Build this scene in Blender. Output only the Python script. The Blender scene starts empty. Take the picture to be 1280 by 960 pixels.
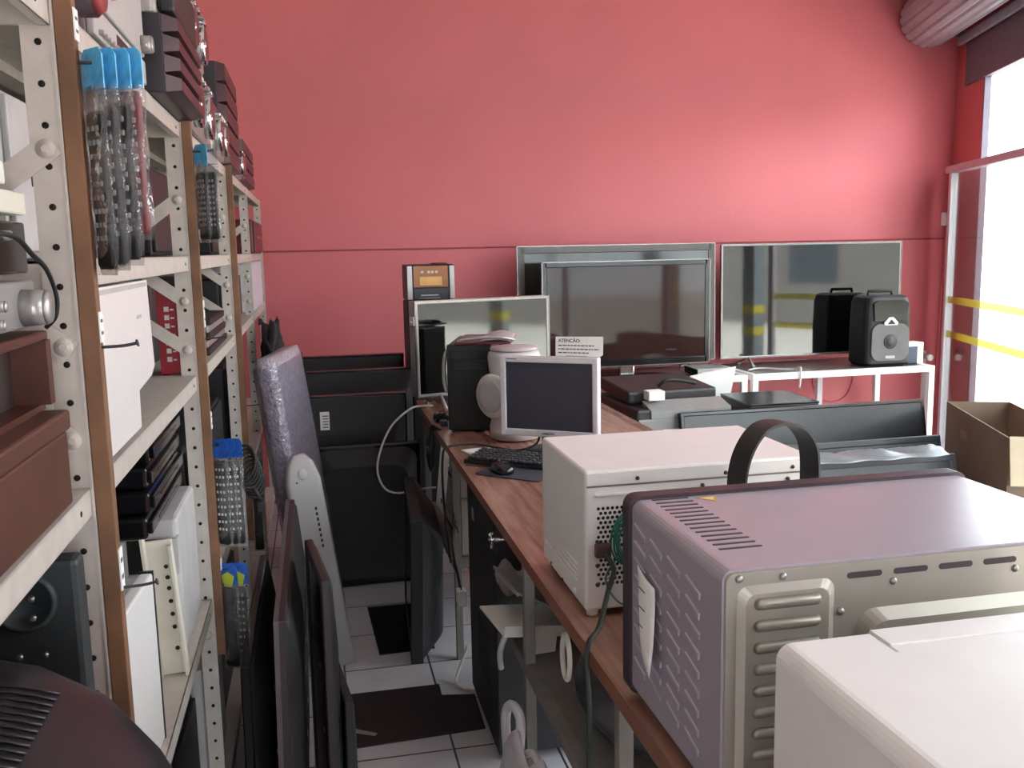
import bpy, bmesh, math, random
from mathutils import Vector, Matrix, Euler
random.seed(7)
SC = bpy.context.scene
COL = SC.collection
PI = math.pi
# ------------------------------------------------------------------ materials
def lin(h):
    h = h.lstrip('#')
    v = [int(h[i:i+2], 16)/255 for i in (0, 2, 4)]
    return tuple((c/12.92 if c <= .04045 else ((c+.055)/1.055)**2.4) for c in v) + (1,)
MATS = {}
def M(name, hexc, rough=.5, metal=0., var=.08, scale=14., bump=0., bscale=120., spec=.5, coat=0., ior=None, alpha=None):
    """procedural surface: base colour modulated by noise, optional bump"""
    if name in MATS: return MATS[name]
    m = bpy.data.materials.new(name); m.use_nodes = True
    nt = m.node_tree; N = nt.nodes; L = nt.links
    b = N['Principled BSDF']
    tc = N.new('ShaderNodeTexCoord'); nz = N.new('ShaderNodeTexNoise')
    nz.inputs['Scale'].default_value = scale; nz.inputs['Detail'].default_value = 4
    L.new(tc.outputs['Object'], nz.inputs['Vector'])
    rp = N.new('ShaderNodeValToRGB')
    c = lin(hexc)
    rp.color_ramp.elements[0].position = .3; rp.color_ramp.elements[1].position = .7
    rp.color_ramp.elements[0].color = tuple(max(0, x*(1-var)) for x in c[:3]) + (1,)
    rp.color_ramp.elements[1].color = tuple(min(1, x*(1+var)) for x in c[:3]) + (1,)
    L.new(nz.outputs['Fac'], rp.inputs['Fac']); L.new(rp.outputs['Color'], b.inputs['Base Color'])
    b.inputs['Roughness'].default_value = rough; b.inputs['Metallic'].default_value = metal
    b.inputs['Specular IOR Level'].default_value = spec
    if ior: b.inputs['IOR'].default_value = ior
    if coat: b.inputs['Coat Weight'].default_value = coat; b.inputs['Coat Roughness'].default_value = .05
    if bump:
        n2 = N.new('ShaderNodeTexNoise'); n2.inputs['Scale'].default_value = bscale; n2.inputs['Detail'].default_value = 3
        L.new(tc.outputs['Object'], n2.inputs['Vector'])
        bp = N.new('ShaderNodeBump'); bp.inputs['Strength'].default_value = bump; bp.inputs['Distance'].default_value = .01
        L.new(n2.outputs['Fac'], bp.inputs['Height']); L.new(bp.outputs['Normal'], b.inputs['Normal'])
    MATS[name] = m
    return m
def clear_film(name, tint, gloss_rough=.1, fac=.12, body=0., bodycol='#dddddd', bump=0., bscale=40.):
    """thin clear sheet: transparent + glossy (+ a little diffuse haze)"""
    if name in MATS: return MATS[name]
    m = bpy.data.materials.new(name); m.use_nodes = True
    nt = m.node_tree; N = nt.nodes; L = nt.links
    for n in list(N):
        if n.type == 'BSDF_PRINCIPLED': N.remove(n)
    out = N['Material Output']
    tr = N.new('ShaderNodeBsdfTransparent'); tr.inputs['Color'].default_value = lin(tint)
    gl = N.new('ShaderNodeBsdfGlossy'); gl.inputs['Roughness'].default_value = gloss_rough
    lw = N.new('ShaderNodeLayerWeight'); lw.inputs['Blend'].default_value = .25
    ma = N.new('ShaderNodeMath'); ma.operation = 'MULTIPLY_ADD'
    ma.inputs[1].default_value = .5; ma.inputs[2].default_value = fac
    L.new(lw.outputs['Fresnel'], ma.inputs[0])
    mx = N.new('ShaderNodeMixShader'); L.new(ma.outputs[0], mx.inputs[0]); L.new(tr.outputs[0], mx.inputs[1]); L.new(gl.outputs[0], mx.inputs[2])
    last = mx
    if body:
        df = N.new('ShaderNodeBsdfDiffuse'); df.inputs['Color'].default_value = lin(bodycol)
        m2 = N.new('ShaderNodeMixShader'); m2.inputs[0].default_value = body
        L.new(mx.outputs[0], m2.inputs[1]); L.new(df.outputs[0], m2.inputs[2]); last = m2
    if bump:
        tc = N.new('ShaderNodeTexCoord'); n2 = N.new('ShaderNodeTexNoise'); n2.inputs['Scale'].default_value = bscale
        L.new(tc.outputs['Object'], n2.inputs['Vector'])
        bp = N.new('ShaderNodeBump'); bp.inputs['Strength'].default_value = bump; bp.inputs['Distance'].default_value = .01
        L.new(n2.outputs['Fac'], bp.inputs['Height']); L.new(bp.outputs['Normal'], gl.inputs['Normal'])
    L.new(last.outputs[0], out.inputs['Surface'])
    MATS[name] = m
    return m
# ------------------------------------------------------------------ mesh builder
class MB:
    def __init__(s): s.bm = bmesh.new(); s.X = Matrix.Identity(4); s.mi = 0; s.sm = False
    def at(s, loc=(0,0,0), rot=(0,0,0)):
        s.X = Matrix.Translation(loc) @ Euler(rot).to_matrix().to_4x4(); return s
    def m(s, i): s.mi = i; return s
    def _merge(s, t, smooth):
        t.verts.ensure_lookup_table()
        mp = {v: s.bm.verts.new(s.X @ v.co) for v in t.verts}
        for f in t.faces:
            try:
                g = s.bm.faces.new([mp[v] for v in f.verts]); g.material_index = s.mi; g.smooth = smooth
            except ValueError: pass
        t.free(); return s
    def box(s, c, d, bev=0., seg=2, rot=None, taper=None):
        t = bmesh.new(); bmesh.ops.create_cube(t, size=1.)
        for v in t.verts:
            k = 1.
            if taper: k = taper if v.co.z > 0 else 1.
            v.co = Vector((v.co.x*d[0]*k, v.co.y*d[1]*k, v.co.z*d[2]))
        if bev: bmesh.ops.bevel(t, geom=list(t.edges), offset=min(bev, .49*min(d)), segments=seg, affect='EDGES', profile=.5)
        R = Euler(rot).to_matrix().to_4x4() if rot else Matrix.Identity(4)
        for v in t.verts: v.co = Vector(c) + (R @ v.co)
        return s._merge(t, False)
    def b2(s, lo, hi, bev=0., seg=2):
        return s.box([(a+b)/2 for a, b in zip(lo, hi)], [abs(b-a) for a, b in zip(lo, hi)], bev, seg)
    def cyl(s, p0, p1, r0, r1=None, seg=20, caps=True, smooth=True):
        r1 = r0 if r1 is None else r1
        p0 = Vector(p0); p1 = Vector(p1); a = (p1-p0).normalized()
        u = a.orthogonal().normalized(); w = a.cross(u)
        t = bmesh.new(); A = []; B = []
        for i in range(seg):
            d = u*math.cos(2*PI*i/seg) + w*math.sin(2*PI*i/seg)
            A.append(t.verts.new(p0+d*r0)); B.append(t.verts.new(p1+d*r1))
        for i in range(seg):
            j = (i+1) % seg; t.faces.new([A[i], A[j], B[j], B[i]])
        if caps: t.faces.new(A[::-1]); t.faces.new(B)
        return s._merge(t, smooth)
    def tube(s, pts, r, seg=8, smooth=True, sub=6):
        P = [Vector(p) for p in pts]
        if sub > 1 and len(P) > 2:      # catmull-rom
            Q = []
            for i in range(len(P)-1):
                a = P[max(i-1, 0)]; b = P[i]; c = P[i+1]; d = P[min(i+2, len(P)-1)]
                for k in range(sub):
                    x = k/sub
                    Q.append(.5*((2*b)+(c-a)*x+(2*a-5*b+4*c-d)*x*x+(3*b-a-3*c+d)*x**3))
            Q.append(P[-1]); P = Q
        t = bmesh.new(); rings = []; u = None
        for i, p in enumerate(P):
            a = (P[min(i+1, len(P)-1)]-P[max(i-1, 0)])
            a = a.normalized() if a.length > 1e-9 else Vector((0,0,1))
            u = a.orthogonal() if u is None else u - a*u.dot(a)
            if u.length < 1e-6: u = a.orthogonal()
            u = u.normalized(); w = a.cross(u)
            rings.append([t.verts.new(p+(u*math.cos(2*PI*k/seg)+w*math.sin(2*PI*k/seg))*r) for k in range(seg)])
        for A, B in zip(rings, rings[1:]):
            for k in range(seg):
                j = (k+1) % seg; t.faces.new([A[k], A[j], B[j], B[k]])
        t.faces.new(rings[0][::-1]); t.faces.new(rings[-1])
        return s._merge(t, smooth)
    def prism(s, poly, axis, a0, a1, smooth=False):
        """poly: 2-D outline; axis 'x' -> (y,z), 'y' -> (x,z), 'z' -> (x,y)"""
        f = {'x': lambda p, a: (a, p[0], p[1]), 'y': lambda p, a: (p[0], a, p[1]), 'z': lambda p, a: (p[0], p[1], a)}[axis]
        t = bmesh.new()
        A = [t.verts.new(f(p, a0)) for p in poly]; B = [t.verts.new(f(p, a1)) for p in poly]
        n = len(poly)
        for i in range(n):
            j = (i+1) % n; t.faces.new([A[i], A[j], B[j], B[i]])
        t.faces.new(A[::-1]); t.faces.new(B)
        bmesh.ops.recalc_face_normals(t, faces=list(t.faces))
        return s._merge(t, smooth)
    def lathe(s, prof, o=(0,0,0), axis='z', seg=28, smooth=True, sx=1., sy=1.):
        t = bmesh.new(); rings = []
        for r, h in prof:
            ring = []
            for k in range(seg):
                c = math.cos(2*PI*k/seg)*r*sx; d = math.sin(2*PI*k/seg)*r*sy
                p = {'z': (c, d, h), 'y': (c, h, d), 'x': (h, c, d)}[axis]
                ring.append(t.verts.new(Vector(o)+Vector(p)))
            rings.append(ring)
        for A, B in zip(rings, rings[1:]):
            for k in range(seg):
                j = (k+1) % seg; t.faces.new([A[k], A[j], B[j], B[k]])
        t.faces.new(rings[0][::-1]); t.faces.new(rings[-1])
        bmesh.ops.recalc_face_normals(t, faces=list(t.faces))
        return s._merge(t, smooth)
    def loft(s, rings, smooth=True, caps=True):
        t = bmesh.new(); R = [[t.verts.new(p) for p in r] for r in rings]; n = len(rings[0])
        for A, B in zip(R, R[1:]):
            for k in range(n):
                j = (k+1) % n; t.faces.new([A[k], A[j], B[j], B[k]])
        if caps: t.faces.new(R[0][::-1]); t.faces.new(R[-1])
        bmesh.ops.recalc_face_normals(t, faces=list(t.faces))
        return s._merge(t, smooth)
    def sheet(s, fn, nu, nv, thick=.0):
        t = bmesh.new(); V = [[t.verts.new(fn(i/nu, j/nv)) for j in range(nv+1)] for i in range(nu+1)]
        for i in range(nu):
            for j in range(nv): t.faces.new([V[i][j], V[i+1][j], V[i+1][j+1], V[i][j+1]])
        if thick:
            bmesh.ops.recalc_face_normals(t, faces=list(t.faces))
            bmesh.ops.solidify(t, geom=list(t.faces), thickness=thick)
        return s._merge(t, True)
    def ball(s, c, r, seg=14):
        t = bmesh.new(); bmesh.ops.create_uvsphere(t, u_segments=seg, v_segments=max(6, seg//2), radius=1.)
        rr = r if isinstance(r, (tuple, list)) else (r, r, r)
        for v in t.verts: v.co = Vector((v.co.x*rr[0]+c[0], v.co.y*rr[1]+c[1], v.co.z*rr[2]+c[2]))
        return s._merge(t, True)
    def build(s, name, mats, parent=None, label=None):
        me = bpy.data.meshes.new(name); s.bm.to_mesh(me); s.bm.free()
        for x in (mats if isinstance(mats, (list, tuple)) else [mats]): me.materials.append(x)
        o = bpy.data.objects.new(name, me); COL.objects.link(o)
        if parent: o.parent = parent
        if label: o['label'] = label
        return o
def rrect(w, h, r, n=5, cx=0., cy=0.):
    """rounded rectangle outline"""
    P = []
    r = min(r, w/2-1e-4, h/2-1e-4)
    for (x, y, a) in ((w/2-r, h/2-r, 0), (-w/2+r, h/2-r, 90), (-w/2+r, -h/2+r, 180), (w/2-r, -h/2+r, 270)):
        for k in range(n+1):
            t = math.radians(a+90*k/n); P.append((cx+x+r*math.cos(t), cy+y+r*math.sin(t)))
    return P
def thing(name, label, cat, loc=(0,0,0), rot=(0,0,0), group=None):
    o = bpy.data.objects.new(name, None); COL.objects.link(o); o.empty_display_size = .1
    o.location = loc; o.rotation_euler = rot if isinstance(rot, (tuple, list)) else (0, 0, rot)
    o.location.z += .0008*(1+round(loc[2]*7)/4) if loc[2] >= 0 else 0     # a hair of clearance so that resting faces never share a plane
    o['label'] = label; o['category'] = cat
    if group: o['group'] = group
    return o
def tag(o, label, cat, group=None, kind=None, loc=None, rot=None):
    o['label'] = label; o['category'] = cat
    if group: o['group'] = group
    if kind: o['kind'] = kind
    if loc is not None: o.location = loc
    if rot is not None: o.rotation_euler = rot if isinstance(rot, (tuple, list)) else (0, 0, rot)
    return o
def struct(o): o['kind'] = 'structure'; return o
def dup(root, loc, rot, label, group=None):
    r = root.copy(); COL.objects.link(r); r.location = loc
    r.rotation_euler = rot if isinstance(rot, (tuple, list)) else (0, 0, rot)
    r['label'] = label
    if group: r['group'] = group
    for ch in list(root.children):
        c = ch.copy(); COL.objects.link(c); c.parent = r
        for g in list(ch.children):
            d = g.copy(); COL.objects.link(d); d.parent = c
    return r
def text_mesh(name, body, size, mat, parent, loc, rot, extrude=.0004, align='CENTER', bold=False):
    cu = bpy.data.curves.new(name, 'FONT'); cu.body = body; cu.size = size; cu.extrude = extrude
    cu.align_x = align; cu.align_y = 'CENTER'
    if bold: cu.offset = size*.02
    t = bpy.data.objects.new(name+'_curve', cu); COL.objects.link(t)
    dg = bpy.context.evaluated_depsgraph_get()
    me = bpy.data.meshes.new_from_object(t.evaluated_get(dg))
    bpy.data.objects.remove(t); bpy.data.curves.remove(cu)
    me.materials.clear(); me.materials.append(mat)
    o = bpy.data.objects.new(name, me); COL.objects.link(o)
    o.parent = parent; o.location = loc; o.rotation_euler = rot
    return o
# ------------------------------------------------------------------ palette
black = M('black_plastic', '#1b1a1d', .45, var=.15)
blackg = M('black_gloss_plastic', '#131215', .16, var=.1)
blackm = M('black_matt_plastic', '#222124', .65, var=.15, bump=.1)
dkgrey = M('dark_grey_plastic', '#3b3a3e', .5)
dkgreen = M('dark_green_grey_plastic', '#2c3233', .55)
midgrey = M('mid_grey_plastic', '#8b898a', .45)
ltgrey = M('light_grey_plastic', '#b9b7b6', .45)
silver = M('silver_paint', '#a9a7a6', .32, .5)
chrome = M('chrome', '#d8d8da', .12, 1.)
steel = M('steel_bare', '#9a9a98', .35, .8)
whitep = M('white_plastic', '#e6e4e0', .35, var=.03)
whitee = M('white_enamel', '#e9e6e4', .28, var=.02)
cream = M('cream_plastic', '#d8d3c4', .45, var=.06)
paper = M('white_paper', '#f0eeea', .8, var=.03)
ink = M('grey_ink', '#55535a', .8)
inkdk = M('dark_ink', '#202024', .7)
rackw = M('white_rack_paint', '#c5beb5', .42, var=.08, scale=30)
holeb = M('dark_hole', '#15130f', .9)
woodst = M('wooden_strip', '#7a573d', .6, var=.3, scale=9)
woodbr = M('brown_veneer', '#55352a', .4, var=.15, scale=20)
woodred = M('red_brown_veneer', '#4f2a22', .35, var=.2, scale=20)
blue = M('blue_card', '#57b4ea', .3, var=.3, scale=60)
bluedk = M('deep_blue_card', '#2a5fb8', .35, var=.4, scale=50)
yelgreen = M('yellow_green_print', '#b7c63a', .5)
maroon = M('maroon_plastic', '#5a1f27', .35, var=.15)
redbox = M('red_carton', '#b02234', .5)
sleevem = clear_film('clear_sleeve', '#f4f4f4', .12, .07, .06, '#ffffff', bump=.5, bscale=60)
screenbg = M('glossy_screen', '#050506', .045, var=.02, spec=1.0, ior=1.62)
screentint = M('purple_tinted_screen', '#33201f', .05, var=.02, spec=.5, ior=1.38)
lcd = M('matt_lcd_panel', '#3a3944', .38, var=.03, spec=.5)
rubber = M('black_rubber', '#101012', .6)
cord_w = M('white_cable', '#d5d2cc', .5)
cord_g = M('green_wire', '#1f6a58', .45)
# ================================================================== camera
cam = bpy.data.cameras.new('camera'); co = bpy.data.objects.new('camera', cam); COL.objects.link(co)
cam.sensor_width = 36; cam.lens = 36*1160/1280; cam.clip_start = .02
rt = Vector((.977786, -.208672, -.019765)); up = Vector((.049388, .137724, .989239)); fw = Vector((.203705, .968240, -.144970))
co.matrix_world = Matrix(((rt.x, up.x, -fw.x, 0), (rt.y, up.y, -fw.y, 0), (rt.z, up.z, -fw.z, 1.65), (0, 0, 0, 1)))
SC.camera = co
# ================================================================== room shell
def wall_mat():
    m = M('red_wall_paint', '#cd6c70', .55, var=.05, scale=1.3, bump=.12, bscale=35)
    return m
def tile_mat():
    m = bpy.data.materials.new('white_floor_tile'); m.use_nodes = True
    nt = m.node_tree; N = nt.nodes; L = nt.links; b = N['Principled BSDF']
    tc = N.new('ShaderNodeTexCoord'); mp = N.new('ShaderNodeMapping')
    mp.inputs['Location'].default_value = (-.045, -.175, 0)
    br = N.new('ShaderNodeTexBrick'); br.offset = 0; br.squash = 1
    br.inputs['Scale'].default_value = 1.; br.inputs['Brick Width'].default_value = .337; br.inputs['Row Height'].default_value = .337
    br.inputs['Mortar Size'].default_value = .004; br.inputs['Mortar Smooth'].default_value = .1
    br.inputs['Color1'].default_value = lin('#d6d3d8'); br.inputs['Color2'].default_value = lin('#cfccd2'); br.inputs['Mortar'].default_value = lin('#3a3638')
    L.new(tc.outputs['Object'], mp.inputs['Vector']); L.new(mp.outputs[0], br.inputs['Vector'])
    nz = N.new('ShaderNodeTexNoise'); nz.inputs['Scale'].default_value = 5; nz.inputs['Detail'].default_value = 6
    L.new(tc.outputs['Object'], nz.inputs['Vector'])
    mx = N.new('ShaderNodeMixRGB'); mx.blend_type = 'MULTIPLY'; mx.inputs[0].default_value = .35
    L.new(br.outputs['Color'], mx.inputs[1]); L.new(nz.outputs['Fac'], mx.inputs[2]); L.new(mx.outputs[0], b.inputs['Base Color'])
    b.inputs['Roughness'].default_value = .3
    return m
redw = wall_mat(); paleW = M('pale_wall_paint', '#e4e0dc', .7, var=.04, scale=2)
ceilm = M('ceiling_paint', '#e6e2e0', .8)
YB = 6.35                                   # red back wall
CX, CY = 4.783, YB                          # right corner
FD = Vector((-.335, -.942, 0)).normalized() # along the shop front towards the street end
FN = Vector((-.942, .335, 0)).normalized()  # inwards
FA = math.atan2(FD.y, FD.x)
def F(t, off=0., z=0.): p = Vector((CX, CY, 0)) + FD*t + FN*off; return Vector((p.x, p.y, z))
LEN = 9.4
E_ = F(LEN)
H = 3.7
mb = MB(); mb.prism([(-.95, -2.6), (E_.x+.02, -2.6), (5.1, 6.6), (-.95, 6.6)], 'z', -.12, 0); fl = struct(mb.build('floor', tile_mat()))
mb = MB(); mb.prism([(-.95, -2.6), (E_.x+.3, -2.6), (5.5, 6.9), (-.95, 6.9)], 'z', H, H+.15); struct(mb.build('ceiling', ceilm))
mb = MB(); mb.b2((-.95, YB, -.1), (CX+.25, YB+.2, H))
mb.b2((-.95, YB-.012, -.1), (CX, YB, 1.655))        # lower half stands slightly proud
struct(mb.build('wall_back', redw))
mb = MB(); mb.b2((-.95, -2.6, -.1), (-.77, YB+.2, H)); struct(mb.build('wall_left', paleW))
mb = MB(); mb.b2((-.95, -2.6, -.1), (.1, -2.45, H)); mb.b2((.1, -2.6, 2.25), (1.3, -2.45, H)); mb.b2((1.3, -2.6, -.1), (E_.x+.1, -2.45, H)); struct(mb.build('wall_front', paleW))
mb = MB(); mb.b2((.1, -2.62, 0), (.15, -2.43, 2.25), .004); mb.b2((1.25, -2.62, 0), (1.3, -2.43, 2.25), .004); mb.b2((.15, -2.62, 2.2), (1.25, -2.43, 2.25), .004); struct(mb.build('added_door_1', M('door_frame_paint', '#dcd6da', .4)))  # unseen doorway, added to let more daylight onto the aisle floor
# thin smudged ledge line where the two halves of the red wall meet
ledge = M('smudged_red_ledge', '#8f3b40', .7, var=.25, scale=6)
mb = MB(); mb.b2((-.77, YB-.018, 1.652), (CX-.02, YB, 1.662)); struct(mb.build('trim_1', ledge))
# shop front wall: pier, lintel, end pier (frame along FD)
mb = MB(); mb.at(F(0), (0, 0, FA))
mb.b2((0, 0, -.1), (.62, .03, H)); mb.b2((.62, 0, 2.76), (7.4, .05, H)); mb.b2((7.4, 0, -.1), (LEN+.1, .05, H))
struct(mb.build('wall_right', redw))
lint = M('grey_lintel_paint', '#6a6570', .6)
mb = MB(); mb.at(F(0), (0, 0, FA)); mb.b2((.25, -.02, 2.745), (7.4, .04, 3.1), .004); mb.b2((.612, -.012, 0), (.632, .034, 2.745), .003)
struct(mb.build('trim_2', lint))
# glazed front: posts, rails and panes standing just inside the opening
alu = M('white_aluminium', '#dcd6da', .35, .2, var=.03)
pinkr = M('pinkish_rail_paint', '#c9a7b3', .4)
glass = clear_film('shop_glass', '#f3f6f4', .02, .03)
w = thing('window_1', '', 'window'); del w['label']; del w['category']; w['kind'] = 'structure'
w.location = F(0); w.rotation_euler = (0, 0, FA)
mb = MB()
xs = [.37, 2.1, 3.85, 5.6, 7.35]
for x in xs: mb.b2((x, -.135, 0), (x+.05, -.085, 2.13), .003)
mb.b2((.42, -.13, 0), (7.35, -.09, .06), .003)
struct(mb.build('window_frame', alu, w))
mb = MB(); mb.b2((.33, -.15, 2.12), (7.42, -.07, 2.17), .004); struct(mb.build('top_rail', pinkr, w))
for a, b_ in zip(xs, xs[1:]):
    mb = MB(); mb.b2((a+.05, -.114, .06), (b_, -.108, 2.12)); struct(mb.build('pane', glass, w))
yel = M('yellow_band_paint', '#f2dc3a', .5, var=.03)
tape = clear_film('yellow_safety_tape', '#fbf6c0', .3, .05, .16, '#f2e03a')
for z in (.965, 1.215):
    mb = MB()
    for a, b_ in zip(xs[:1], xs[1:]): mb.b2((a+.05, -.116, z-.025), (b_, -.1145, z+.025))
    struct(mb.build('warning_tape', tape, w))
# rolled-up steel shutter under the ceiling along the shop front
t = thing('roller_shutter', 'rolled-up grey steel shutter under the ceiling above the shop front', 'shutter', F(0), FA)
slat = M('grey_shutter_steel', '#a7aeb6', .35, .3)
P = []
for k in range(80):
    a = 2*PI*k/80; r = .2 + (.007 if (k % 4) in (0, 1, 2) else -.006)
    P.append((r*math.cos(a), r*math.sin(a)))
mb = MB(); mb.at((0, -.27, 3.235)); mb.prism(P, 'x', .22, 8.4); mb.build('curtain_roll', slat, t)
mb = MB(); mb.b2((.2, -.42, 3.1), (.22, -.03, 3.69)); mb.b2((8.4, -.42, 3.1), (8.42, -.03, 3.69)); mb.build('end_bracket', lint, t)
mb = MB(); mb.b2((.22, -.075, 3.03), (8.4, -.045, 3.09), .004); mb.build('bottom_slat', slat, t)
# little white sensor box with its conduit on the corner of the wall
t = thing('alarm_sensor', 'small white box on the red wall corner above the conduit', 'sensor', (4.735, YB, 1.80))
mb = MB(); mb.b2((-.03, -.04, -.05), (.03, 0, .05), .006); mb.b2((-.022, -.046, -.02), (.022, -.04, .035), .004); mb.build('housing', whitep, t)
mb = MB(); mb.cyl((0, -.03, -.05), (-.03, -.03, -1.3), .008, seg=8); mb.build('conduit', redw, t)
# wall stub pipe right of the white stands
t = thing('wall_pipe', 'short steel pipe stub sticking out of the red wall beside the white stand', 'pipe', (4.46, YB-.012, .79))
mb = MB(); mb.cyl((0, 0, 0), (0, -.03, 0), .035); mb.build('flange', steel, t)
mb = MB(); mb.cyl((0, -.03, 0), (.0, -.26, -.01), .018); mb.build('tube', steel, t)
mb = MB(); mb.cyl((.0, -.26, -.01), (.0, -.28, -.011), .024); mb.build('end_cap', whitep, t)
# white trunking running down the wall next to the stand
o = MB().b2((-.012, -.02, 0), (.012, 0, .8)).build('cable_trunking', whitep); tag(o, 'narrow white cable trunking on the red wall right of the white stand', 'trunking', loc=(4.60, YB-.012, 0))
# ================================================================== outside
pave = M('sunlit_pavement', '#b9b3ac', .9, var=.1, scale=2)
mb = MB(); mb.at(F(0), (0, 0, FA)); mb.b2((-14, .22, -.2), (22, 40, -.02)); struct(mb.build('ground_street', pave))
mb = MB(); mb.b2((-8, -14, -.2), (1.6, -2.6, -.02)); struct(mb.build('ground_yard', pave))
house = M('grey_house_wall', '#75716f', .9, var=.08, scale=1); tiles = M('clay_roof', '#a8604e', .8)
glassd = M('dark_window', '#3b4046', .2)
t = thing('street_building', 'grey low building with clay roof across the street outside', 'building', F(2.5, -11), FA)
mb = MB(); mb.b2((-9, 0, 0), (12, 5, 3.2)); mb.build('wall', house, t)
mb = MB(); mb.prism([(5.4, 3.2), (-.5, 3.1), (2.4, 4.4)], 'x', -9.4, 12.4); mb.build('roof', tiles, t)
for x in (-6, -2.5, 1, 4.5, 8):
    mb = MB(); mb.b2((x, -.02, 1), (x+1.4, .04, 2.2)); mb.build('window', glassd, t)
colm = M('grey_column_paint', '#9aa3a8', .7)
GC = 'grey pavement columns with yellow bands'
for (cx_, cy_, zs, lab) in ((4.44, 3.08, (.81, 1.03), 'grey column with two yellow bands, mirrored in the right-hand television'), (4.30, .50, (.95, 1.16), 'grey column with two yellow bands, mirrored in the television on the table')):
    t = thing('street_column', lab, 'column', (cx_, cy_, 0), FA, GC)
    mb = MB(); mb.b2((-.08, -.08, -.02), (.08, .08, 3.4), .01); mb.build('shaft', colm, t)
    for z in zs:
        mb = MB(); mb.b2((-.083, -.083, z-.045), (.083, .083, z+.045), .01); mb.build('band', yel, t)
# ================================================================== steel rack along the left wall
XF, XB = -.31, -.71
PY = [.135, 1.335, 2.535, 3.77, 4.97, 6.18]
rack = thing('steel_shelving_rack', 'long white bolted steel shelving rack along the left wall', 'shelving rack', (-.51, 3.16, 0))
def rk(mb, name, mats, parent=None, label=None):
    o = mb.build(name, mats, parent or rack, label)
    return o
def rmb(): return MB().at((.51, -3.16, 0))      # world coordinates under the rack empty
for k, y in enumerate(PY):
    for xf, s in ((XF, 1), (XB, -1)):
        mb = rmb()
        mb.b2((xf-s*.04, y-.001, 0), (xf, y+.001, 1.979)); mb.b2((xf-s*.002, y, 0), (xf, y+.04, 1.979))
        mb.b2((xf-s*.002, y-.0035, 0), (xf+s*.0015, y+.002, 1.979))
        mb.m(1)
        for i in range(37):
            z = .05+.052*i
            if s > 0: mb.cyl((xf-s*.019, y-.0018, z), (xf-s*.019, y-.0005, z), .0045, seg=10)
            mb.cyl((xf-s*.001, y+.022, z), (xf+s*.0004, y+.022, z), .0045, seg=10)
        rk(mb, 'post', [rackw, holeb])
levels = {0: (1.98, 1.335, .72, .12), 1: (1.98, 1.645, 1.335, .72, .12)}
for k in range(5):
    ya, yb = PY[k]+.003, PY[k+1]-.003
    for z in levels[0 if k == 0 else 1]:
        mb = rmb()
        mb.b2((XB+.003, ya, z-.004), (XF-.003, yb, z))
        for x in (XB+.003, XF-.005): mb.b2((x, ya, z-.038), (x+.002, yb, z))
        mb.b2((XF-.018, ya, z-.038), (XF-.003, yb, z-.036))
        for y in (ya, yb-.002): mb.b2((XB+.003, y, z-.038), (XF-.003, y+.002, z))
        mb.b2(((XB+XF)/2-.02, ya, z-.022), ((XB+XF)/2+.02, yb, z-.004))
        mb.m(1)
        for y in (ya+.06, yb-.06): mb.cyl((XF-.0035, y, z-.02), (XF-.002, y, z-.02), .004, seg=8)
        rk(mb, 'shelf_board', [rackw, holeb])
def brace(y, x0, z0, x1, z1):
    mb = rmb(); d = Vector((x1-x0, 0, z1-z0)); n = Vector((-d.z, 0, d.x)).normalized()*.016
    a = Vector((x0, 0, z0)); b = Vector((x1, 0, z1)); u = d.normalized()*.012
    a -= u; b += u
    P = [a+n, b+n, b-n, a-n]
    mb.prism([(p.x, p.z) for p in P], 'y', y-.0065, y-.0035)
    o = rk(mb, 'brace', rackw)
    for (x, z) in ((x0, z0), (x1, z1)):
        mb = rmb()
        mb.cyl((x, y-.0065, z), (x, y-.0078, z), .0125, seg=18); mb.cyl((x, y-.0078, z), (x, y-.0095, z), .0065, .0055, seg=6, smooth=False)
        rk(mb, 'bolt', rackw, o)
for y in PY[1:]:
    f, b_ = XF-.02, XB+.02
    brace(y, f, 1.788, b_, 1.52); brace(y, f, 1.403, b_, 1.665); brace(y, f, 1.53, b_, 1.80)
    brace(y, f, .62, b_, .20)
# wooden strips screwed to the front of the first three posts
for k, z0 in ((1, .04), (2, .56), (3, .5)):
    mb = rmb(); mb.b2((XF+.002, PY[k]-.004, z0), (XF+.025, PY[k]+.018, 1.985), .0015)
    st = rk(mb, 'wooden_strip', woodst)
def price_label(k, z0, z1, tilt=0):
    mb = rmb(); y = PY[k]
    mb.b2((XF+.0255, y-.004, z0), (XF+.0275, y+.016, z1)); mb.m(1)
    for q in range(2): mb.b2((XF+.0272, y+.0, z0+(z1-z0)*(.25+.4*q)), (XF+.0277, y+.012, z0+(z1-z0)*(.36+.4*q)))
    rk(mb, 'price_label', [paper, ink])
price_label(1, 1.925, 1.965); price_label(1, 1.534, 1.575); price_label(1, 1.185, 1.245); price_label(2, 1.46, 1.53); price_label(2, 1.19, 1.235); price_label(2, .80, .83)
nails = [(1, 1.898, .062), (1, 1.527, .045), (1, 1.187, .046), (2, 1.908, .05), (2, 1.43, .05), (2, 1.142, .055), (2, .798, .055), (3, .78, .045), (3, 1.05, .05)]
for k, z, l in nails:
    mb = rmb(); y = PY[k]+.006
    mb.tube([(XF+.02, y, z), (XF+.025+l*.6, y, z+.001), (XF+.025+l, y, z+.004)], .0022, seg=8, sub=3); mb.cyl((XF+.025+l, y, z+.004), (XF+.027+l, y, z+.0045), .005, seg=10)
    rk(mb, 'nail_hook', dkgrey)
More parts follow.
